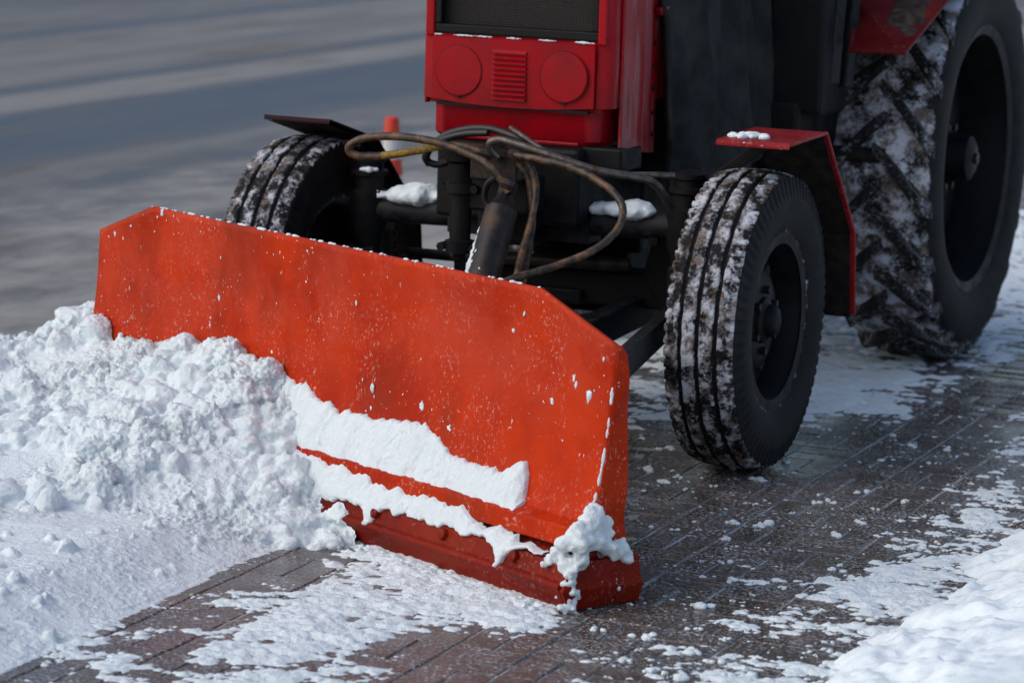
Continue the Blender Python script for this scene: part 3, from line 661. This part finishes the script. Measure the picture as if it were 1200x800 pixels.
Q('end_shoe', end_piece(E0 - .005, -1), 'plow_edge', False, .004)
# side flange folded back along each end of the moldboard
for e0, sg in ((E1, 1), (E0, -1)):
    m = MB(); v = []; zs = [.15, .20, .23, .30, .40, .50, .60, .665, .69]; bk = [-.055, -.045, -.040, -.042, -.042, -.040, -.034, -.026, -.008]
    for z, b in zip(zs, bk):
        bend = .006 * math.sin(z * 23)
        v += [bw(e0 + sg * .004, wz(z) + .004, z), bw(e0 + sg * (.010 + bend), b, z), bw(e0 + sg * (.001 + bend), b, z), bw(e0 - sg * .005, wz(z) + .002, z)]
    f = [(i * 4 + k, i * 4 + (k + 1) % 4, i * 4 + 4 + (k + 1) % 4, i * 4 + 4 + k) for i in range(len(zs) - 1) for k in range(4)] + [(0, 1, 2, 3), tuple(len(v) - 4 + k for k in range(4))]
    Q('end_flange', m.add(v, f), 'plow_paint')
# back of the blade: ribs, top angle, pivot and push frame
Q('top_angle', esweep([(-.006, .775), (-.006, .735), (-.04, .735), (-.04, .745), (-.014, .748), (-.014, .775)], E0 + CH, E1 - CH), 'plow_edge')
for e in (-.4, .05, .5, .95, 1.4): Q('back_rib', MB().prism([bw(e, wz(z_) - .016, z_) for z_ in (.74, .6, .47, .36, .28, .23)] + [bw(e, -.07, .20), bw(e, -.08, .40)], E_ * .012), 'plow_edge')
Q('back_beam', esweep([(-.05, .24), (-.05, .36), (-.14, .36), (-.14, .24)], E0 + .2, E1 - .2), 'black', False, .008)
Q('turntable', MB().lathe([(.25, .001), (.25, .20), (.29, .20), (.29, .001)], 'Z', tuple(bw(.53, -.22, 0)), 32), 'black', True)
c0 = bw(.53, -.28, .27)
for sx in (-1, 1): Q('push_arm', MB().bar(c0 + Vector((.04 * sx, 0, 0)), (.36 * sx, .35, .46), .07, .10), 'black_frosty', False, .008)
Q('push_arm', MB().bar((.76, -1.25, .45), (.47, .22, .44), .045, .085), 'black_frosty', False, .006)
Q('frame_crossbar', MB().box((.10, .22, .505), (.86, .09, .115)), 'black', False, .01)
Q('frame_crossbar', MB().box((.05, .50, .40), (.70, .08, .06)), 'black', False, .01)
for sx in (1,): Q('hanger_plate', MB().prism([(.40 * sx, .16, .72), (.47 * sx, .16, .72), (.52 * sx, .16, .42), (.45 * sx, .16, .42), (.36 * sx, .16, .56)], (0, .02, 0)), 'black', False, .004)
Q('frame_rod', MB().cyl((-.30, .10, .58), (.34, .10, .60), .022), 'rust', True)
# lift post and cylinder in front of the axle
pc = onY(540, 240, -.34)
m = MB(); x, y = pc.x, pc.y
z_b, z_t = onY(540, 300, -.34).z, onY(540, 180, -.34).z
m.lathe([(z_b - .015, .001), (z_b - .012, .018), (z_b + .01, .022), (z_b + .012, .045), (z_b + .05, .048), (z_b + .055, .034), (z_b + .20, .036), (z_b + .205, .052), (z_b + .235, .052), (z_b + .24, .040), (z_t - .03, .042), (z_t - .02, .055), (z_t + .02, .055), (z_t + .025, .001)], 'Z', (x, y, 0), 24)
lp = Q('lift_post', m, 'black', True)
for zz in (z_b + .03, z_b + .22):
    for dx in (-.055, .055): Q('clamp_bolt', MB().cyl((x + dx, y - .03, zz), (x + dx, y + .03, zz), .014, 8), 'black', False, 0, lp)
Q('mast_bracket', MB().box(onY(585, 192, -.38), (.16, .10, .10)).bar(onY(610, 190, -.36), onY(620, 250, -.20), .05, .06), 'rust', False, .008)
Q('mast', MB().bar((.06, -.33, 1.0), (.06, -.20, .74), .16, .08).box((.05, -.28, .86), (.22, .14, .12)), 'black', False, .01)
ct, cbm = onY(592, 232, -.50), onY(560, 345, -.74)
d = (cbm - ct).normalized()
cyl = Q('hydraulic_cylinder', MB().tube([ct - d * .03, ct, ct + d * .02, ct + d * .05, ct + d * .055, cbm], [.026, .028, .036, .046, .052, .052], 24), 'cylinder', True)
Q('cylinder_cap', MB().tube([ct - d * .06, ct - d * .055, ct - d * .005, ct], [.02, .03, .03, .022], 8), 'rust', True, 0, cyl)
Q('cylinder_rod', MB().cyl(cbm, cbm + d * .28, .025), 'steel_pipe', True, 0, cyl)
HYP = -.46
def hose(pts, r, mat, name='hose', n=8):
    return Q(name, MB().tube(spline([onY(a, b, c) for a, b, c in pts], n), r, 10), mat, True)
hose([(596, 226, -.52), (588, 212, -.52), (572, 194, -.52), (548, 180, -.50), (512, 167, -.48), (466, 160, -.46), (428, 162, -.45), (409, 172, -.45), (416, 182, -.44), (446, 183, -.43), (486, 177, -.42), (520, 171, -.42), (548, 173, -.42), (566, 180, -.42)], .0132, 'hose')
Q('hose_lettering', MB().tube(spline([onY(a, b, c) + Vector((0, -.003, .001)) for a, b, c in ((448, 183, -.432), (486, 177, -.422), (520, 171, -.422))], 8), .0126, 10), 'hose_print', True)
hose([(503, 192, -.30), (499, 184, -.32), (506, 172, -.33), (524, 158, -.33), (552, 151, -.33), (578, 152, -.34), (602, 160, -.36), (622, 168, -.36)], .0125, 'hose_black')
hose([(528, 189, -.30), (512, 193, -.31), (501, 188, -.32), (502, 178, -.34), (516, 165, -.35), (545, 157, -.35), (572, 156, -.36)], .0115, 'hose_black')
hose([(585, 184, -.44), (576, 176, -.45), (575, 167, -.46), (586, 164, -.46), (606, 169, -.46), (650, 184, -.45), (700, 200, -.42), (742, 207, -.36), (768, 216, -.28), (786, 244, -.20)], .0135, 'steel_pipe', 'steel_pipe')
hose([(598, 150, -.40), (610, 158, -.41), (640, 178, -.42), (668, 188, -.42)], .010, 'steel_pipe', 'steel_pipe')
hose([(740, 205, -.30), (770, 205, -.26), (790, 206, -.22)], .010, 'steel_pipe', 'steel_pipe')
hose([(604, 182, -.48), (632, 187, -.50), (666, 195, -.52), (696, 209, -.55), (719, 226, -.58), (730, 246, -.62), (722, 271, -.66), (694, 294, -.72), (650, 312, -.78), (612, 323, -.84), (588, 332, -.9)], .0120, 'hose')
hose([(612, 184, -.45), (624, 200, -.45), (628, 225, -.46), (622, 260, -.52), (612, 295, -.60), (604, 330, -.70)], .0115, 'hose')
hose([(606, 190, -.42), (618, 205, -.42), (622, 230, -.43), (624, 262, -.48), (618, 300, -.56), (612, 335, -.66)], .0108, 'hose')
hose([(586, 205, -.48), (572, 215, -.46), (568, 232, -.45), (574, 244, -.45), (582, 240, -.46)], .010, 'hose_black')
for (a, b, c) in ((594, 216, -.52), (568, 181, -.42), (604, 182, -.47), (590, 178, -.44)):
    q = onY(a, b, c); Q('hose_fitting', MB().tube([q - Vector((.022, 0, -.004)), q - Vector((.008, 0, -.002)), q + Vector((.010, 0, -.003)), q + Vector((.026, 0, -.006))], [.014, .0185, .0185, .014], 6), 'rust')
for a, b in ((556, 176), (540, 174)):
    pass

# ------------------------------------------------------------------ traffic cone out on the road
cpos = onZ(457, 250, -.022); CN = empty('traffic_cone', cpos); tag(CN, 'small red and white striped traffic cone standing out on the slushy road', 'traffic cone')
h = .50; stripes = [(0.03, .11, 'cone_red'), (.11, .20, 'cone_white'), (.20, .285, 'cone_red'), (.285, .385, 'cone_white'), (.385, .49, 'cone_red')]
def cr_(z): return .080 - .046 * z / h
for a, b, mname in stripes:
    MB().lathe([(a, cr_(a)), (b, cr_(b))] + ([(b + .01, cr_(b) - .012), (b + .01, .001)] if b > .45 else []), 'Z', (0, 0, 0), 28).build('stripe', M[mname], CN, True, 0, False)
MB().box((0, 0, .016), (.26, .26, .03)).build('base', M['black'], CN, False, .008, False)

# ------------------------------------------------------------------ snow: loose cover, bank, pile, clumps
def grid_mesh(name, x, y, hfun, vmax=860, cut=0.0):
    X, Y = np.meshgrid(x, y, indexing='ij'); sh = X.shape; xf, yf = X.ravel(), Y.ravel()
    P3 = np.stack([xf, yf, xf * 0], -1); u, v = to_px(P3); m = np.ones(len(u), bool) if vmax is None else (u > -60) & (u < 1260) & (v > 180) & (v < vmax)
    hgt = np.full(xf.shape, -1.); 
    idxs = np.where(m)[0]
    for s0 in range(0, len(idxs), 60000): ii = idxs[s0:s0 + 60000]; hgt[ii] = hfun(xf[ii], yf[ii])
    idx = np.arange(xf.size).reshape(sh); F = np.stack([idx[:-1, :-1], idx[1:, :-1], idx[1:, 1:], idx[:-1, 1:]], -1).reshape(-1, 4)
    ok = (hgt > cut); F = F[ok[F].any(1) & m[F].all(1)]
    used = np.unique(F); re = np.full(xf.size, -1); re[used] = np.arange(len(used))
    V = np.stack([xf, yf, np.maximum(hgt, -.006)], -1)[used]
    return from_arrays(name, V, re[F])
def loose(x, y):
    h = snow_height(x, y); h[(x < -1.3)] = -1
    return h
lo = link('loose_snow', grid_mesh('loose_snow', np.arange(-.5, 2.0, .006), np.arange(-3.9, .7, .006), loose), M['snow'])
tag(lo, 'patchy trampled snow scattered thinly over the brown pavers', 'snow', 'stuff')
lo2 = link('loose_snow', grid_mesh('loose_snow', np.arange(-1.4, 2.2, .014), np.arange(.7, 7.0, .014), loose), M['snow'])
tag(lo2, 'packed snow on the pavement beneath and beside the rear tyre', 'snow', 'stuff')
def bank_h(x, y):
    P3 = np.stack([x, y, x * 0], -1); xx = x + .16 * fbm(P3, 1.5, 3) + .10 * fbm(P3, 6, 4, .6)
    h = .15 * sstep(1.78, 2.35, xx) + .03 * sstep(1.72, 1.92, xx) - .012
    rough = 1 - sstep(2.0, 2.4, xx)
    return h + (np.abs(fbm(P3, 5, 4, .6)) * .07 * rough + .016 * fbm(P3, 2.0, 3) + fbm(P3, 30, 3) * .007 * rough) * sstep(-.012, .03, h)
bk = link('snow_bank', grid_mesh('snow_bank', np.concatenate([np.arange(1.4, 2.5, .011), np.arange(2.5, 9.0, .07)]), np.concatenate([np.arange(-12, -3.6, .07), np.arange(-3.6, 2.0, .011), np.arange(2.0, 24, .07)]), bank_h, None), M['snow_smooth'])
tag(bk, 'smooth bluish snow bank along the right edge of the pavement', 'snow bank', 'stuff')
# the pile the blade pushes
HB_E = [-2.6, -2.0, -1.6, -1.25, -.98, -.86, -.76, -.66, -.5, -.2, .04, .13, .30, .43, .58, .75, .87, .95]
HB_Z = [.05, .07, .10, .15, .21, .31, .31, .29, .285, .335, .355, .32, .33, .26, .20, .12, .05, 0]
L_Z = [.8, 1.0, 1.15, 1.2, 1.2, 1.2, 1.2, 1.2, 1.2, 1.15, 1.05, .98, .84, .66, .52, .38, .26, .12]
def pile_h(x, y):
    e, w_ = to_ew(x, y); P3 = np.stack([x, y, x * 0], -1)
    hb = np.interp(e, HB_E, HB_Z); L = np.interp(e, HB_E, L_Z)
    t = np.clip(w_ / L, 0, 1); prof = (1 - t) ** np.interp(e, [-.2, .5], [1.55, 1.15])
    ph = hb * prof * (1 + .16 * fbm(P3, 4, 3))
    # behind the blade line the heap only spills round the left end
    back = sstep(-.55, -.05, w_) * (1 - sstep(-.80, -.72, e)); ph = np.where(w_ < .0, ph * np.where(e < -.735, sstep(-.42, 0, w_), 0), ph)
    edge = x + .05 * fbm(P3, 2.2, 3) + .03 * fbm(P3, 9, 3)
    lay = (.075 + .022 * fbm(P3, 3.0, 4)) * sstep(.02, -.32, edge) * (1 - .5 * sstep(-1.9, -2.6, x)) + .012 * sstep(.05, -.05, edge) - .004
    lay = np.where((w_ < -.02) & (e > -.75), -.02, lay)
    ahead = sstep(-2.9, -2.1, x) * sstep(1.9, .9, -w_)
    out = np.maximum(ph, 0) + np.where(w_ < 0, lay * np.where(e < -.735, 1, 0) * sstep(-.62, -.28, w_ + .10 * fbm(P3, 3, 3)), lay)
    return out
x = np.arange(-3.4, .75, .02); y = np.arange(-3.9, 1.4, .02); X, Y = np.meshgrid(x, y, indexing='ij'); xf, yf = X.ravel(), Y.ravel(); hh = pile_h(xf, yf)
_, wv_ = to_ew(xf, yf); ev_ = to_ew(xf, yf)[0]
nv = xf.size; idx = np.arange(nv).reshape(X.shape)
F = np.stack([idx[:-1, :-1], idx[1:, :-1], idx[1:, 1:], idx[:-1, 1:]], -1).reshape(-1, 4); keepv = hh > .001
Fk = F[keepv[F].any(1)]
top = np.stack([xf, yf, np.maximum(hh, -.001)], -1); bot = np.stack([xf, yf, np.full(nv, -.05)], -1)
# closed solid: top, bottom and skirts
ed = {}
for q in Fk:
    for a, b in ((q[0], q[1]), (q[1], q[2]), (q[2], q[3]), (q[3], q[0])):
        if (b, a) in ed: del ed[(b, a)]
        else: ed[(a, b)] = 1
sk = np.array([(b, a, a + nv, b + nv) for a, b in ed])
Fall = np.concatenate([Fk, Fk[:, ::-1] + nv, sk]); Vall = np.concatenate([top, bot])
# chunks rolled up by the blade
import bmesh
bm = bmesh.new(); bmesh.ops.create_icosphere(bm, subdivisions=2, radius=1); ico_v = np.array([q.co for q in bm.verts]); ico_f = np.array([[l.index for l in q.verts] for q in bm.faces]); bm.free()
cv, cf, nb = [], [], 0
ROUND = [False]
def chunk(c, r, flat=.8):
    """a broken clod: a ball cut by a few random planes, then roughened"""
    sc_ = r * (1 + rng.uniform(-.35, .35, 3)); sc_[2] *= flat
    pn = rng.normal(size=(7, 3)); pn /= np.linalg.norm(pn, axis=1)[:, None]; pd = rng.uniform(.5, .95, 7)
    k = 1. if ROUND[0] else np.minimum(1, (pd[None] / np.maximum(ico_v @ pn.T, 1e-3)).min(1))
    d = k * (1 + .22 * noise(ico_v * 1.9 + rng.uniform(0, 200, 3))); v = ico_v * d[:, None] * sc_
    q = rng.uniform(0, 6.28); ca, sa = math.cos(q), math.sin(q); v = np.stack([v[:, 0] * ca - v[:, 1] * sa, v[:, 0] * sa + v[:, 1] * ca, v[:, 2]], -1)
    return v + c
cnt = 0
while cnt < 11500:
    e = rng.uniform(-1.7, .97); w_ = rng.beta(1.0, 1.7) * 1.7 if e > -.74 else rng.uniform(-.5, 1.0)
    q = bw(e, w_, 0); h = float(pile_h(np.array([q.x]), np.array([q.y]))[0]) if False else None
    L = np.interp(e, HB_E, L_Z)
    if w_ > L * (1.05 if e > .2 else 1.7): continue
    r = min(.052, .0070 * rng.pareto(1.7) + .0055)
    if noise(np.array([[q.x * 2.6, q.y * 2.6, 7.]]))[0] < rng.uniform(-.5, .1): continue
    cf.append((q.x, q.y, r, e, w_)); cnt += 1
for _ in range(4200):                                   # crumbs along the undisturbed snow ahead
    xx, yy = rng.uniform(-1.9, -.02), rng.uniform(-3.7, -1.0); cf.append((xx, yy, min(.030, .004 * rng.pareto(2.2) + .005), 0, 9))
for e, w_, r in ((-.84, .02, .075), (-.92, .08, .07), (-.80, .10, .06), (-1.0, .02, .05), (-.90, .18, .06), (-.98, .2, .045), (-.78, .22, .05), (-.20, .10, .05), (.30, .09, .05), (.62, .30, .05), (.78, .34, .045), (.84, .30, .035)):
    q = bw(e, w_, 0); cf.append((q.x, q.y, r, e, w_))
cfa = np.array(cf); hz = pile_h(cfa[:, 0], cfa[:, 1]); allv, allf = [Vall], []
tri = []; base = len(Vall)
for (xx, yy, r, e, w_), h in zip(cf, hz):
    if h < .004 and r > .02: r *= .6
    if w_ < r + .01 and e > -.74 and w_ > -.01: continue
    v = chunk(np.array([xx, yy, max(h, 0) + r * rng.uniform(-.35, .42)]), r); allv.append(v); tri.append(ico_f + base); base += len(v)
Va = np.concatenate(allv); tri = np.concatenate(tri)
Fq = np.concatenate([Fall[:, [0, 1, 2]], Fall[:, [0, 2, 3]], tri])
tmp = link('pile_source', from_arrays('pile_source', Va, Fq), None); rm = tmp.modifiers.new('remesh', 'REMESH'); rm.mode = 'VOXEL'; rm.voxel_size = .0055; rm.adaptivity = 0
smm = tmp.modifiers.new('smooth', 'SMOOTH'); smm.factor = .5; smm.iterations = 2
dg = bpy.context.evaluated_depsgraph_get(); pm = bpy.data.meshes.new_from_object(tmp.evaluated_get(dg)); bpy.data.objects.remove(tmp)
co = np.empty(len(pm.vertices) * 3, np.float32); pm.vertices.foreach_get('co', co); co = co.reshape(-1, 3); nr = np.empty(len(pm.vertices) * 3, np.float32); pm.vertices.foreach_get('normal', nr); nr = nr.reshape(-1, 3)
ee, ww = to_ew(co[:, 0], co[:, 1]); amp = (.35 + .65 * sstep(1.1, .4, ww)) * (.25 + 1.1 * sstep(-.25, .3, fbm(co, 3.5, 3)))
bill = np.abs(fbm(co, 26, 3, .55)); lay0 = pile_h(co[:, 0].astype(float), co[:, 1].astype(float)); flat_ = (np.abs(co[:, 2] - lay0) < .009) & (nr[:, 2] > .8); co[:, 2] = np.where(flat_, lay0, co[:, 2])
dsp = (.014 * (bill - .12) + .017 * fbm(co, 62, 3, .8)) * amp
co = co + nr * dsp[:, None]
# nothing may poke through the blade sheet
ee, ww = to_ew(co[:, 0], co[:, 1]); lim = np.interp(co[:, 2], [0, .15, .16, .20, .25, .34, .474, .69], [.19, .16, .14, .125, .07, .045, .02, .006])
push = (ee > E0 - .01) & (ee < EB) & (ww < lim) & (ww > -.05); dlt = np.where(push, lim - ww, 0)
co[:, 0] += N_.x * dlt; co[:, 1] += N_.y * dlt
pm.vertices.foreach_set('co', co.ravel())
bm = bmesh.new(); bm.from_mesh(pm); bm.verts.ensure_lookup_table(); hid = (dlt > .006) | (co[:, 2] < -.012)
bmesh.ops.delete(bm, geom=[q for q in bm.faces if all(hid[v_.index] for v_ in q.verts)], context='FACES'); bm.to_mesh(pm); bm.free()
pm.polygons.foreach_set('use_smooth', np.ones(len(pm.polygons), bool)); pm.update()
pile = link('snow_pile', pm, M['snow']); pile.data.name = 'snow_pile'
tag(pile, 'chunky heap of fresh snow pushed up in front of the orange blade', 'snow pile', 'stuff')

def remesh_blob(name, parts, vox, amp, mat, label, cat='snow', fs=60):
    V, F, b = [], [], 0
    for c, r, fl in parts:
        v = chunk(np.array(c), r, fl); V.append(v); F.append(ico_f + b); b += len(v)
    if vox is None:
        o = link(name, from_arrays(name, np.concatenate(V), np.concatenate(F), False), mat); tag(o, label, cat, 'stuff'); return o
    t = link('blob', from_arrays('blob', np.concatenate(V), np.concatenate(F)), None); q = t.modifiers.new('r', 'REMESH'); q.mode = 'VOXEL'; q.voxel_size = vox
    me = bpy.data.meshes.new_from_object(t.evaluated_get(bpy.context.evaluated_depsgraph_get())); bpy.data.objects.remove(t)
    c_ = np.empty(len(me.vertices) * 3, np.float32); me.vertices.foreach_get('co', c_); c_ = c_.reshape(-1, 3); n_ = np.empty_like(c_).ravel(); me.vertices.foreach_get('normal', n_); n_ = n_.reshape(-1, 3)
    c_ = c_ + n_ * (fbm(c_, fs, 3) * amp)[:, None]; me.vertices.foreach_set('co', c_.ravel()); me.polygons.foreach_set('use_smooth', np.ones(len(me.polygons), bool)); me.update(); me.name = name
    o = link(name, me, mat); tag(o, label, cat, 'stuff'); return o
# slab of snow caught on the ledge, its front sheared off smooth
CE = [.30, .43, .50, .62, .76, .90, 1.0, 1.05, 1.10, 1.23, 1.37, 1.43, 1.455, 1.47, 1.485]
CZ = [.38, .37, .345, .33, .325, .345, .355, .335, .305, .285, .285, .325, .325, .29, .22]
NE, NT_ = 260, 26; V = []
for i in range(NE + 1):
    e = .28 + (1.487 - .28) * i / NE; zt = float(np.interp(e, CE, CZ)); zt += .016 * float(noise(np.array([[e * 17, 3.1, 0]]))[0]) + .010 * float(noise(np.array([[e * 47, 8.1, 0]]))[0]) + .006 * float(noise(np.array([[e * 110, 8.1, 0]]))[0])
    zt = max(zt, .232)
    for j in range(NT_ + 1):
        t = j / NT_; zb_ = .207 + .010 * float(noise(np.array([[e * 40, 1.1, 3.]]))[0]); z = zb_ + (zt - zb_) * min(1, t / .8)
        wf = .118 - (.118 - (wz(zt) + .022)) * min(1, t / .8) ** 1.1
        if t > .8: s_ = (t - .8) / .2; wf = wf + (wz(zt) - .004 - wf) * s_; z = zt + .006 * math.sin(s_ * 3.14)
        V.append(tuple(bw(e, wf, z)))
V = np.array(V); V += np.array(N_)[None] * (fbm(V, 9, 4, .65) * .016 + fbm(V, 45, 3, .7) * .004)[:, None] + np.array([0, 0, 1.])[None] * (fbm(V, 30, 3) * .004)[:, None]
n = NT_ + 1; F = [(i * n + j, (i + 1) * n + j, (i + 1) * n + j + 1, i * n + j + 1) for i in range(NE) for j in range(NT_)]
F += [(NE * n + j, NE * n + j + 1, NE * n, NE * n) for j in range(0)]
mbx = MB(); endv = [tuple(V[NE * n + j]) for j in range(n)] + [tuple(bw(1.487, wz(.212) - .0, .212))]
mbx.add([tuple(q) for q in V], F); mbx.add(endv, [tuple(range(len(endv)))])
slab = link('snow_ledge', mbx.mesh('snow_ledge', True), M['snow_cut'], None); tag(slab, 'smooth wedge of snow caught on the ledge of the orange blade', 'snow', 'stuff')
# lower ledge: ragged sheet of snow lying on the cutting edge, with a few drips
def face_w(z): return float(np.interp(z, [.058, .066, .077, .082, .124, .130, .145, .16], [.186, .193, .189, .174, .158, .152, .142, .134]))
TE = [.50, .60, .75, .90, 1.0, 1.1, 1.2, 1.3, 1.4, 1.5, 1.6, 1.66]; TZ = [.20, .20, .197, .186, .180, .176, .188, .172, .160, .158, .148, .138]
BZ = [.10, .10, .105, .112, .118, .122, .122, .122, .124, .124, .128, .134]
NE, NT_ = 300, 16; V = []
for i in range(NE + 1):
    e = .50 + 1.16 * i / NE; n1_ = float(noise(np.array([[e * 19, 4.4, 1.]]))[0]); n2_ = float(noise(np.array([[e * 55, 2.4, 1.]]))[0]); n3_ = float(noise(np.array([[e * 23, 9.4, 1.]]))[0])
    zt = float(np.interp(e, TE, TZ)) + .016 * n1_ + .008 * n2_; zb = float(np.interp(e, TE, BZ)) + .012 * n3_ + .006 * n2_
    zb -= .045 * math.exp(-((e - .93) / .028) ** 2) + .050 * math.exp(-((e - 1.50) / .022) ** 2)
    zb = max(zb, .062); zt = max(zt, zb + .008)
    for j in range(NT_ + 1):
        t = j / NT_; z = zb + (zt - zb) * t; w0 = face_w(z) if z < .155 else float(np.interp(z, [.155, .21], [.134, .126]))
        V.append(tuple(bw(e, w0 - .003 + .017 * math.sin(math.pi * min(1, max(0, t))) ** .6 + (.004 if .03 < t < .97 else -.006), z)))
V = np.array(V); V += np.array(N_)[None] * (fbm(V, 14, 4, .65) * .008)[:, None]
n = NT_ + 1; mbx = MB(); mbx.add([tuple(q) for q in V], [(i * n + j, (i + 1) * n + j, (i + 1) * n + j + 1, i * n + j + 1) for i in range(NE) for j in range(NT_)])
o = link('snow_fringe', mbx.mesh('snow_fringe', True), M['snow_cut']); tag(o, 'ragged line of snow lying along the lower cutting edge', 'snow', 'stuff')
# clump stuck to the right end
parts = []
for px_, py_, r in ((655, 645, .020), (668, 635, .026), (680, 625, .026), (690, 612, .022), (700, 605, .018), (695, 630, .028), (708, 640, .024), (720, 645, .018), (728, 640, .016), (664, 660, .018), (672, 672, .014), (670, 690, .013), (667, 705, .012), (666, 715, .012), (730, 652, .014), (725, 680, .012), (718, 685, .010), (682, 655, .020), (712, 622, .012), (648, 655, .014), (676, 700, .010)):
    f_ = (px_ - 650) / 85; e = 1.745 + .03; wv0 = None
    d_ = ray(px_, py_); k_ = (e - E_.dot(CAM)) / E_.dot(d_); q = CAM + d_ * k_
    if px_ < 672: q = CAM + d_ * ((N0 + .150 - N_.dot(CAM)) / N_.dot(d_))
    for _ in range(10): parts.append(((q.x + rng.normal(0, .009), q.y + rng.normal(0, .009), q.z + rng.normal(0, .009)), r * rng.uniform(.6, 1.2), .95))
remesh_blob('snow_clump', parts, .0045, .004, M['snow_cut'], 'white snow clump stuck on the right end of the blade')
# crumbs dropped along the foot of the blade
parts = []
for _ in range(240):
    e = rng.uniform(.93, 1.72); w_ = .175 + abs(rng.normal(0, .035)); q = bw(e, w_, .006); parts.append((tuple(q), rng.uniform(.006, .016), .7))
remesh_blob('snow_crumbs', parts, .0045, .003, M['snow'], 'snow crumbs along the foot of the cutting edge')
parts = []
for _ in range(520):
    u_, v_ = rng.uniform(690, 1210), rng.uniform(440, 800); q = onZ(u_, v_, 0)
    if q.x > 1.75 or (u_ < 745 and v_ < 700): continue
    r = .003 + min(.016, .0022 * rng.pareto(1.5)); [parts.append(((q.x + rng.normal(0, r * .8), q.y + rng.normal(0, r * .8), .002), r * rng.uniform(.5, 1), .6)) for _k in range(3)]
remesh_blob('snow_crumbs', parts, None, .002, M['snow'], 'small snow crumbs strewn over the bare pavers right of the blade')
# flecks sticking to the moldboard face
V, F, b = [], [], 0
for _ in range(1300):
    e = rng.uniform(E0 + .02, E1 - .02); z = rng.uniform(.26, .79)
    if z > ztop(e) - .01: continue
    if noise(np.array([[e * 4.2, z * 4.2, 5.]]))[0] < rng.uniform(-.05, .5): continue
    r = min(.009, .0009 * rng.pareto(1.6) + .0010); v = ico_v[:, :] * np.array([r * rng.uniform(.6, 1.2), r * .35, r * rng.uniform(.8, 2.4)]) * (1 + .9 * noise(ico_v * 1.6 + rng.uniform(0, 99, 3)))[:, None]
    wl = wz(z) + .0065; c = np.array(bw(e, wl, z)); V.append(c + v[:, :1] * np.array(E_) + v[:, 1:2] * np.array(N_) + v[:, 2:3] * np.array([0, 0, 1.])); F.append(ico_f + b); b += len(v)
for z in np.arange(.20, .60, .006):
    if noise(np.array([[z * 30, 2.2, 9.]]))[0] < -.05: continue
    r = rng.uniform(.002, .0055); v = ico_v * np.array([r, r, r * 2.2]); c = np.array(bw(E1 - .004, wz(z) + .006, z)); V.append(c + v); F.append(ico_f + b); b += len(v)
for e in np.arange(E0 + .3, E1 - .25, .016):              # crust on the top edge
    if rng.random() < .55: continue
    r = rng.uniform(.003, .007); v = ico_v * np.array([r * rng.uniform(1, 2.2), r, r * .7]); c = np.array(bw(e, wz(.8), ztop(e) + .001)); V.append(c + v[:, :1] * np.array(E_) + v[:, 1:2] * np.array(N_) + v[:, 2:3] * np.array([0, 0, 1.])); F.append(ico_f + b); b += len(v)
fl = link('snow_flecks', from_arrays('snow_flecks', np.concatenate(V), np.concatenate(F)), M['snow_cut']); tag(fl, 'tiny snow flecks stuck to the face of the orange blade', 'snow', 'stuff')
# snow lying on the axle, mudguard, cylinder and other ledges
def strip(name, a, b, n_, r, label, lift=0., jit=.012):
    a, b = Vector(a), Vector(b); pts = []
    for i in range(n_):
        t = i / (n_ - 1); c = a.lerp(b, t); rr = r * (.75 + .35 * math.sin(t * 9 + a.x * 7)) * min(1, .5 + 3 * t, .5 + 3 * (1 - t)) 
        for _ in range(3): pts.append(((c.x + rng.normal(0, jit * 1.6), c.y + rng.normal(0, jit), c.z + lift), rr * rng.uniform(.75, 1.05), .62))
    ROUND[0] = True; o_ = remesh_blob(name, pts, .006, .004, M['snow_smooth'], label); ROUND[0] = False
    return o_
strip('snow_clump', (-.53, -.005, axz(-.5) + .047), (-.30, -.005, axz(-.3) + .056), 30, .052, 'rounded snow lump lying on the axle beside the far front tyre')
strip('snow_clump', (.23, -.01, axz(.2) + .048), (.44, -.01, axz(.4) + .05), 26, .042, 'snow lump lying on the axle between hoses and near front tyre', 0, .010)
strip('snow_clump', (.765, -.11, 1.070), (.82, -.05, 1.072), 10, .018, 'thin snow patch on the red mudguard over the near front tyre', 0, .02)
strip('snow_clump', (-.575, -.06, axz(-.56) + .137), (-.52, -.05, axz(-.56) + .137), 6, .016, 'small snow cap on the kingpin beside the far front tyre', 0, .006)
dq = d.cross(Vector((1, 0, 0))).normalized()
pts = []
for t in np.linspace(.10, .30, 16):
    c = ct + d * t; f_ = (t - .08) / .22
    for _ in range(int(6 + 22 * f_)):
        a_ = rng.uniform(-2.9, -1.1); off = (Vector((1, 0, 0)) * math.cos(a_) + Vector((0, 1, 0)) * math.sin(a_)) * .050; q = c + off - d * d.dot(off); pts.append(((q.x, q.y, q.z), rng.uniform(.005, .013) * (.5 + .6 * f_), 1))
remesh_blob('snow_clump', pts, .0045, .003, M['snow_cut'], 'snow crust frozen on the lower end of the hydraulic cylinder')
pts = []
for xx in np.arange(-.27, .285, .006):
    k = noise(np.array([[xx * 14, 1.7, 4.]]))[0]
    if k < .10: continue
    pts.append(((xx, HY - .022, 1.334), .003 + .006 * k, .7))
remesh_blob('snow_clump', pts, .003, .002, M['snow_cut'], 'snow crumbs on the top edge of the red lamp panel')
print('objects', len(bpy.data.objects), 'tris', sum(len(o.data.loop_triangles) or len(o.data.polygons) for o in bpy.data.objects if o.type == 'MESH'))
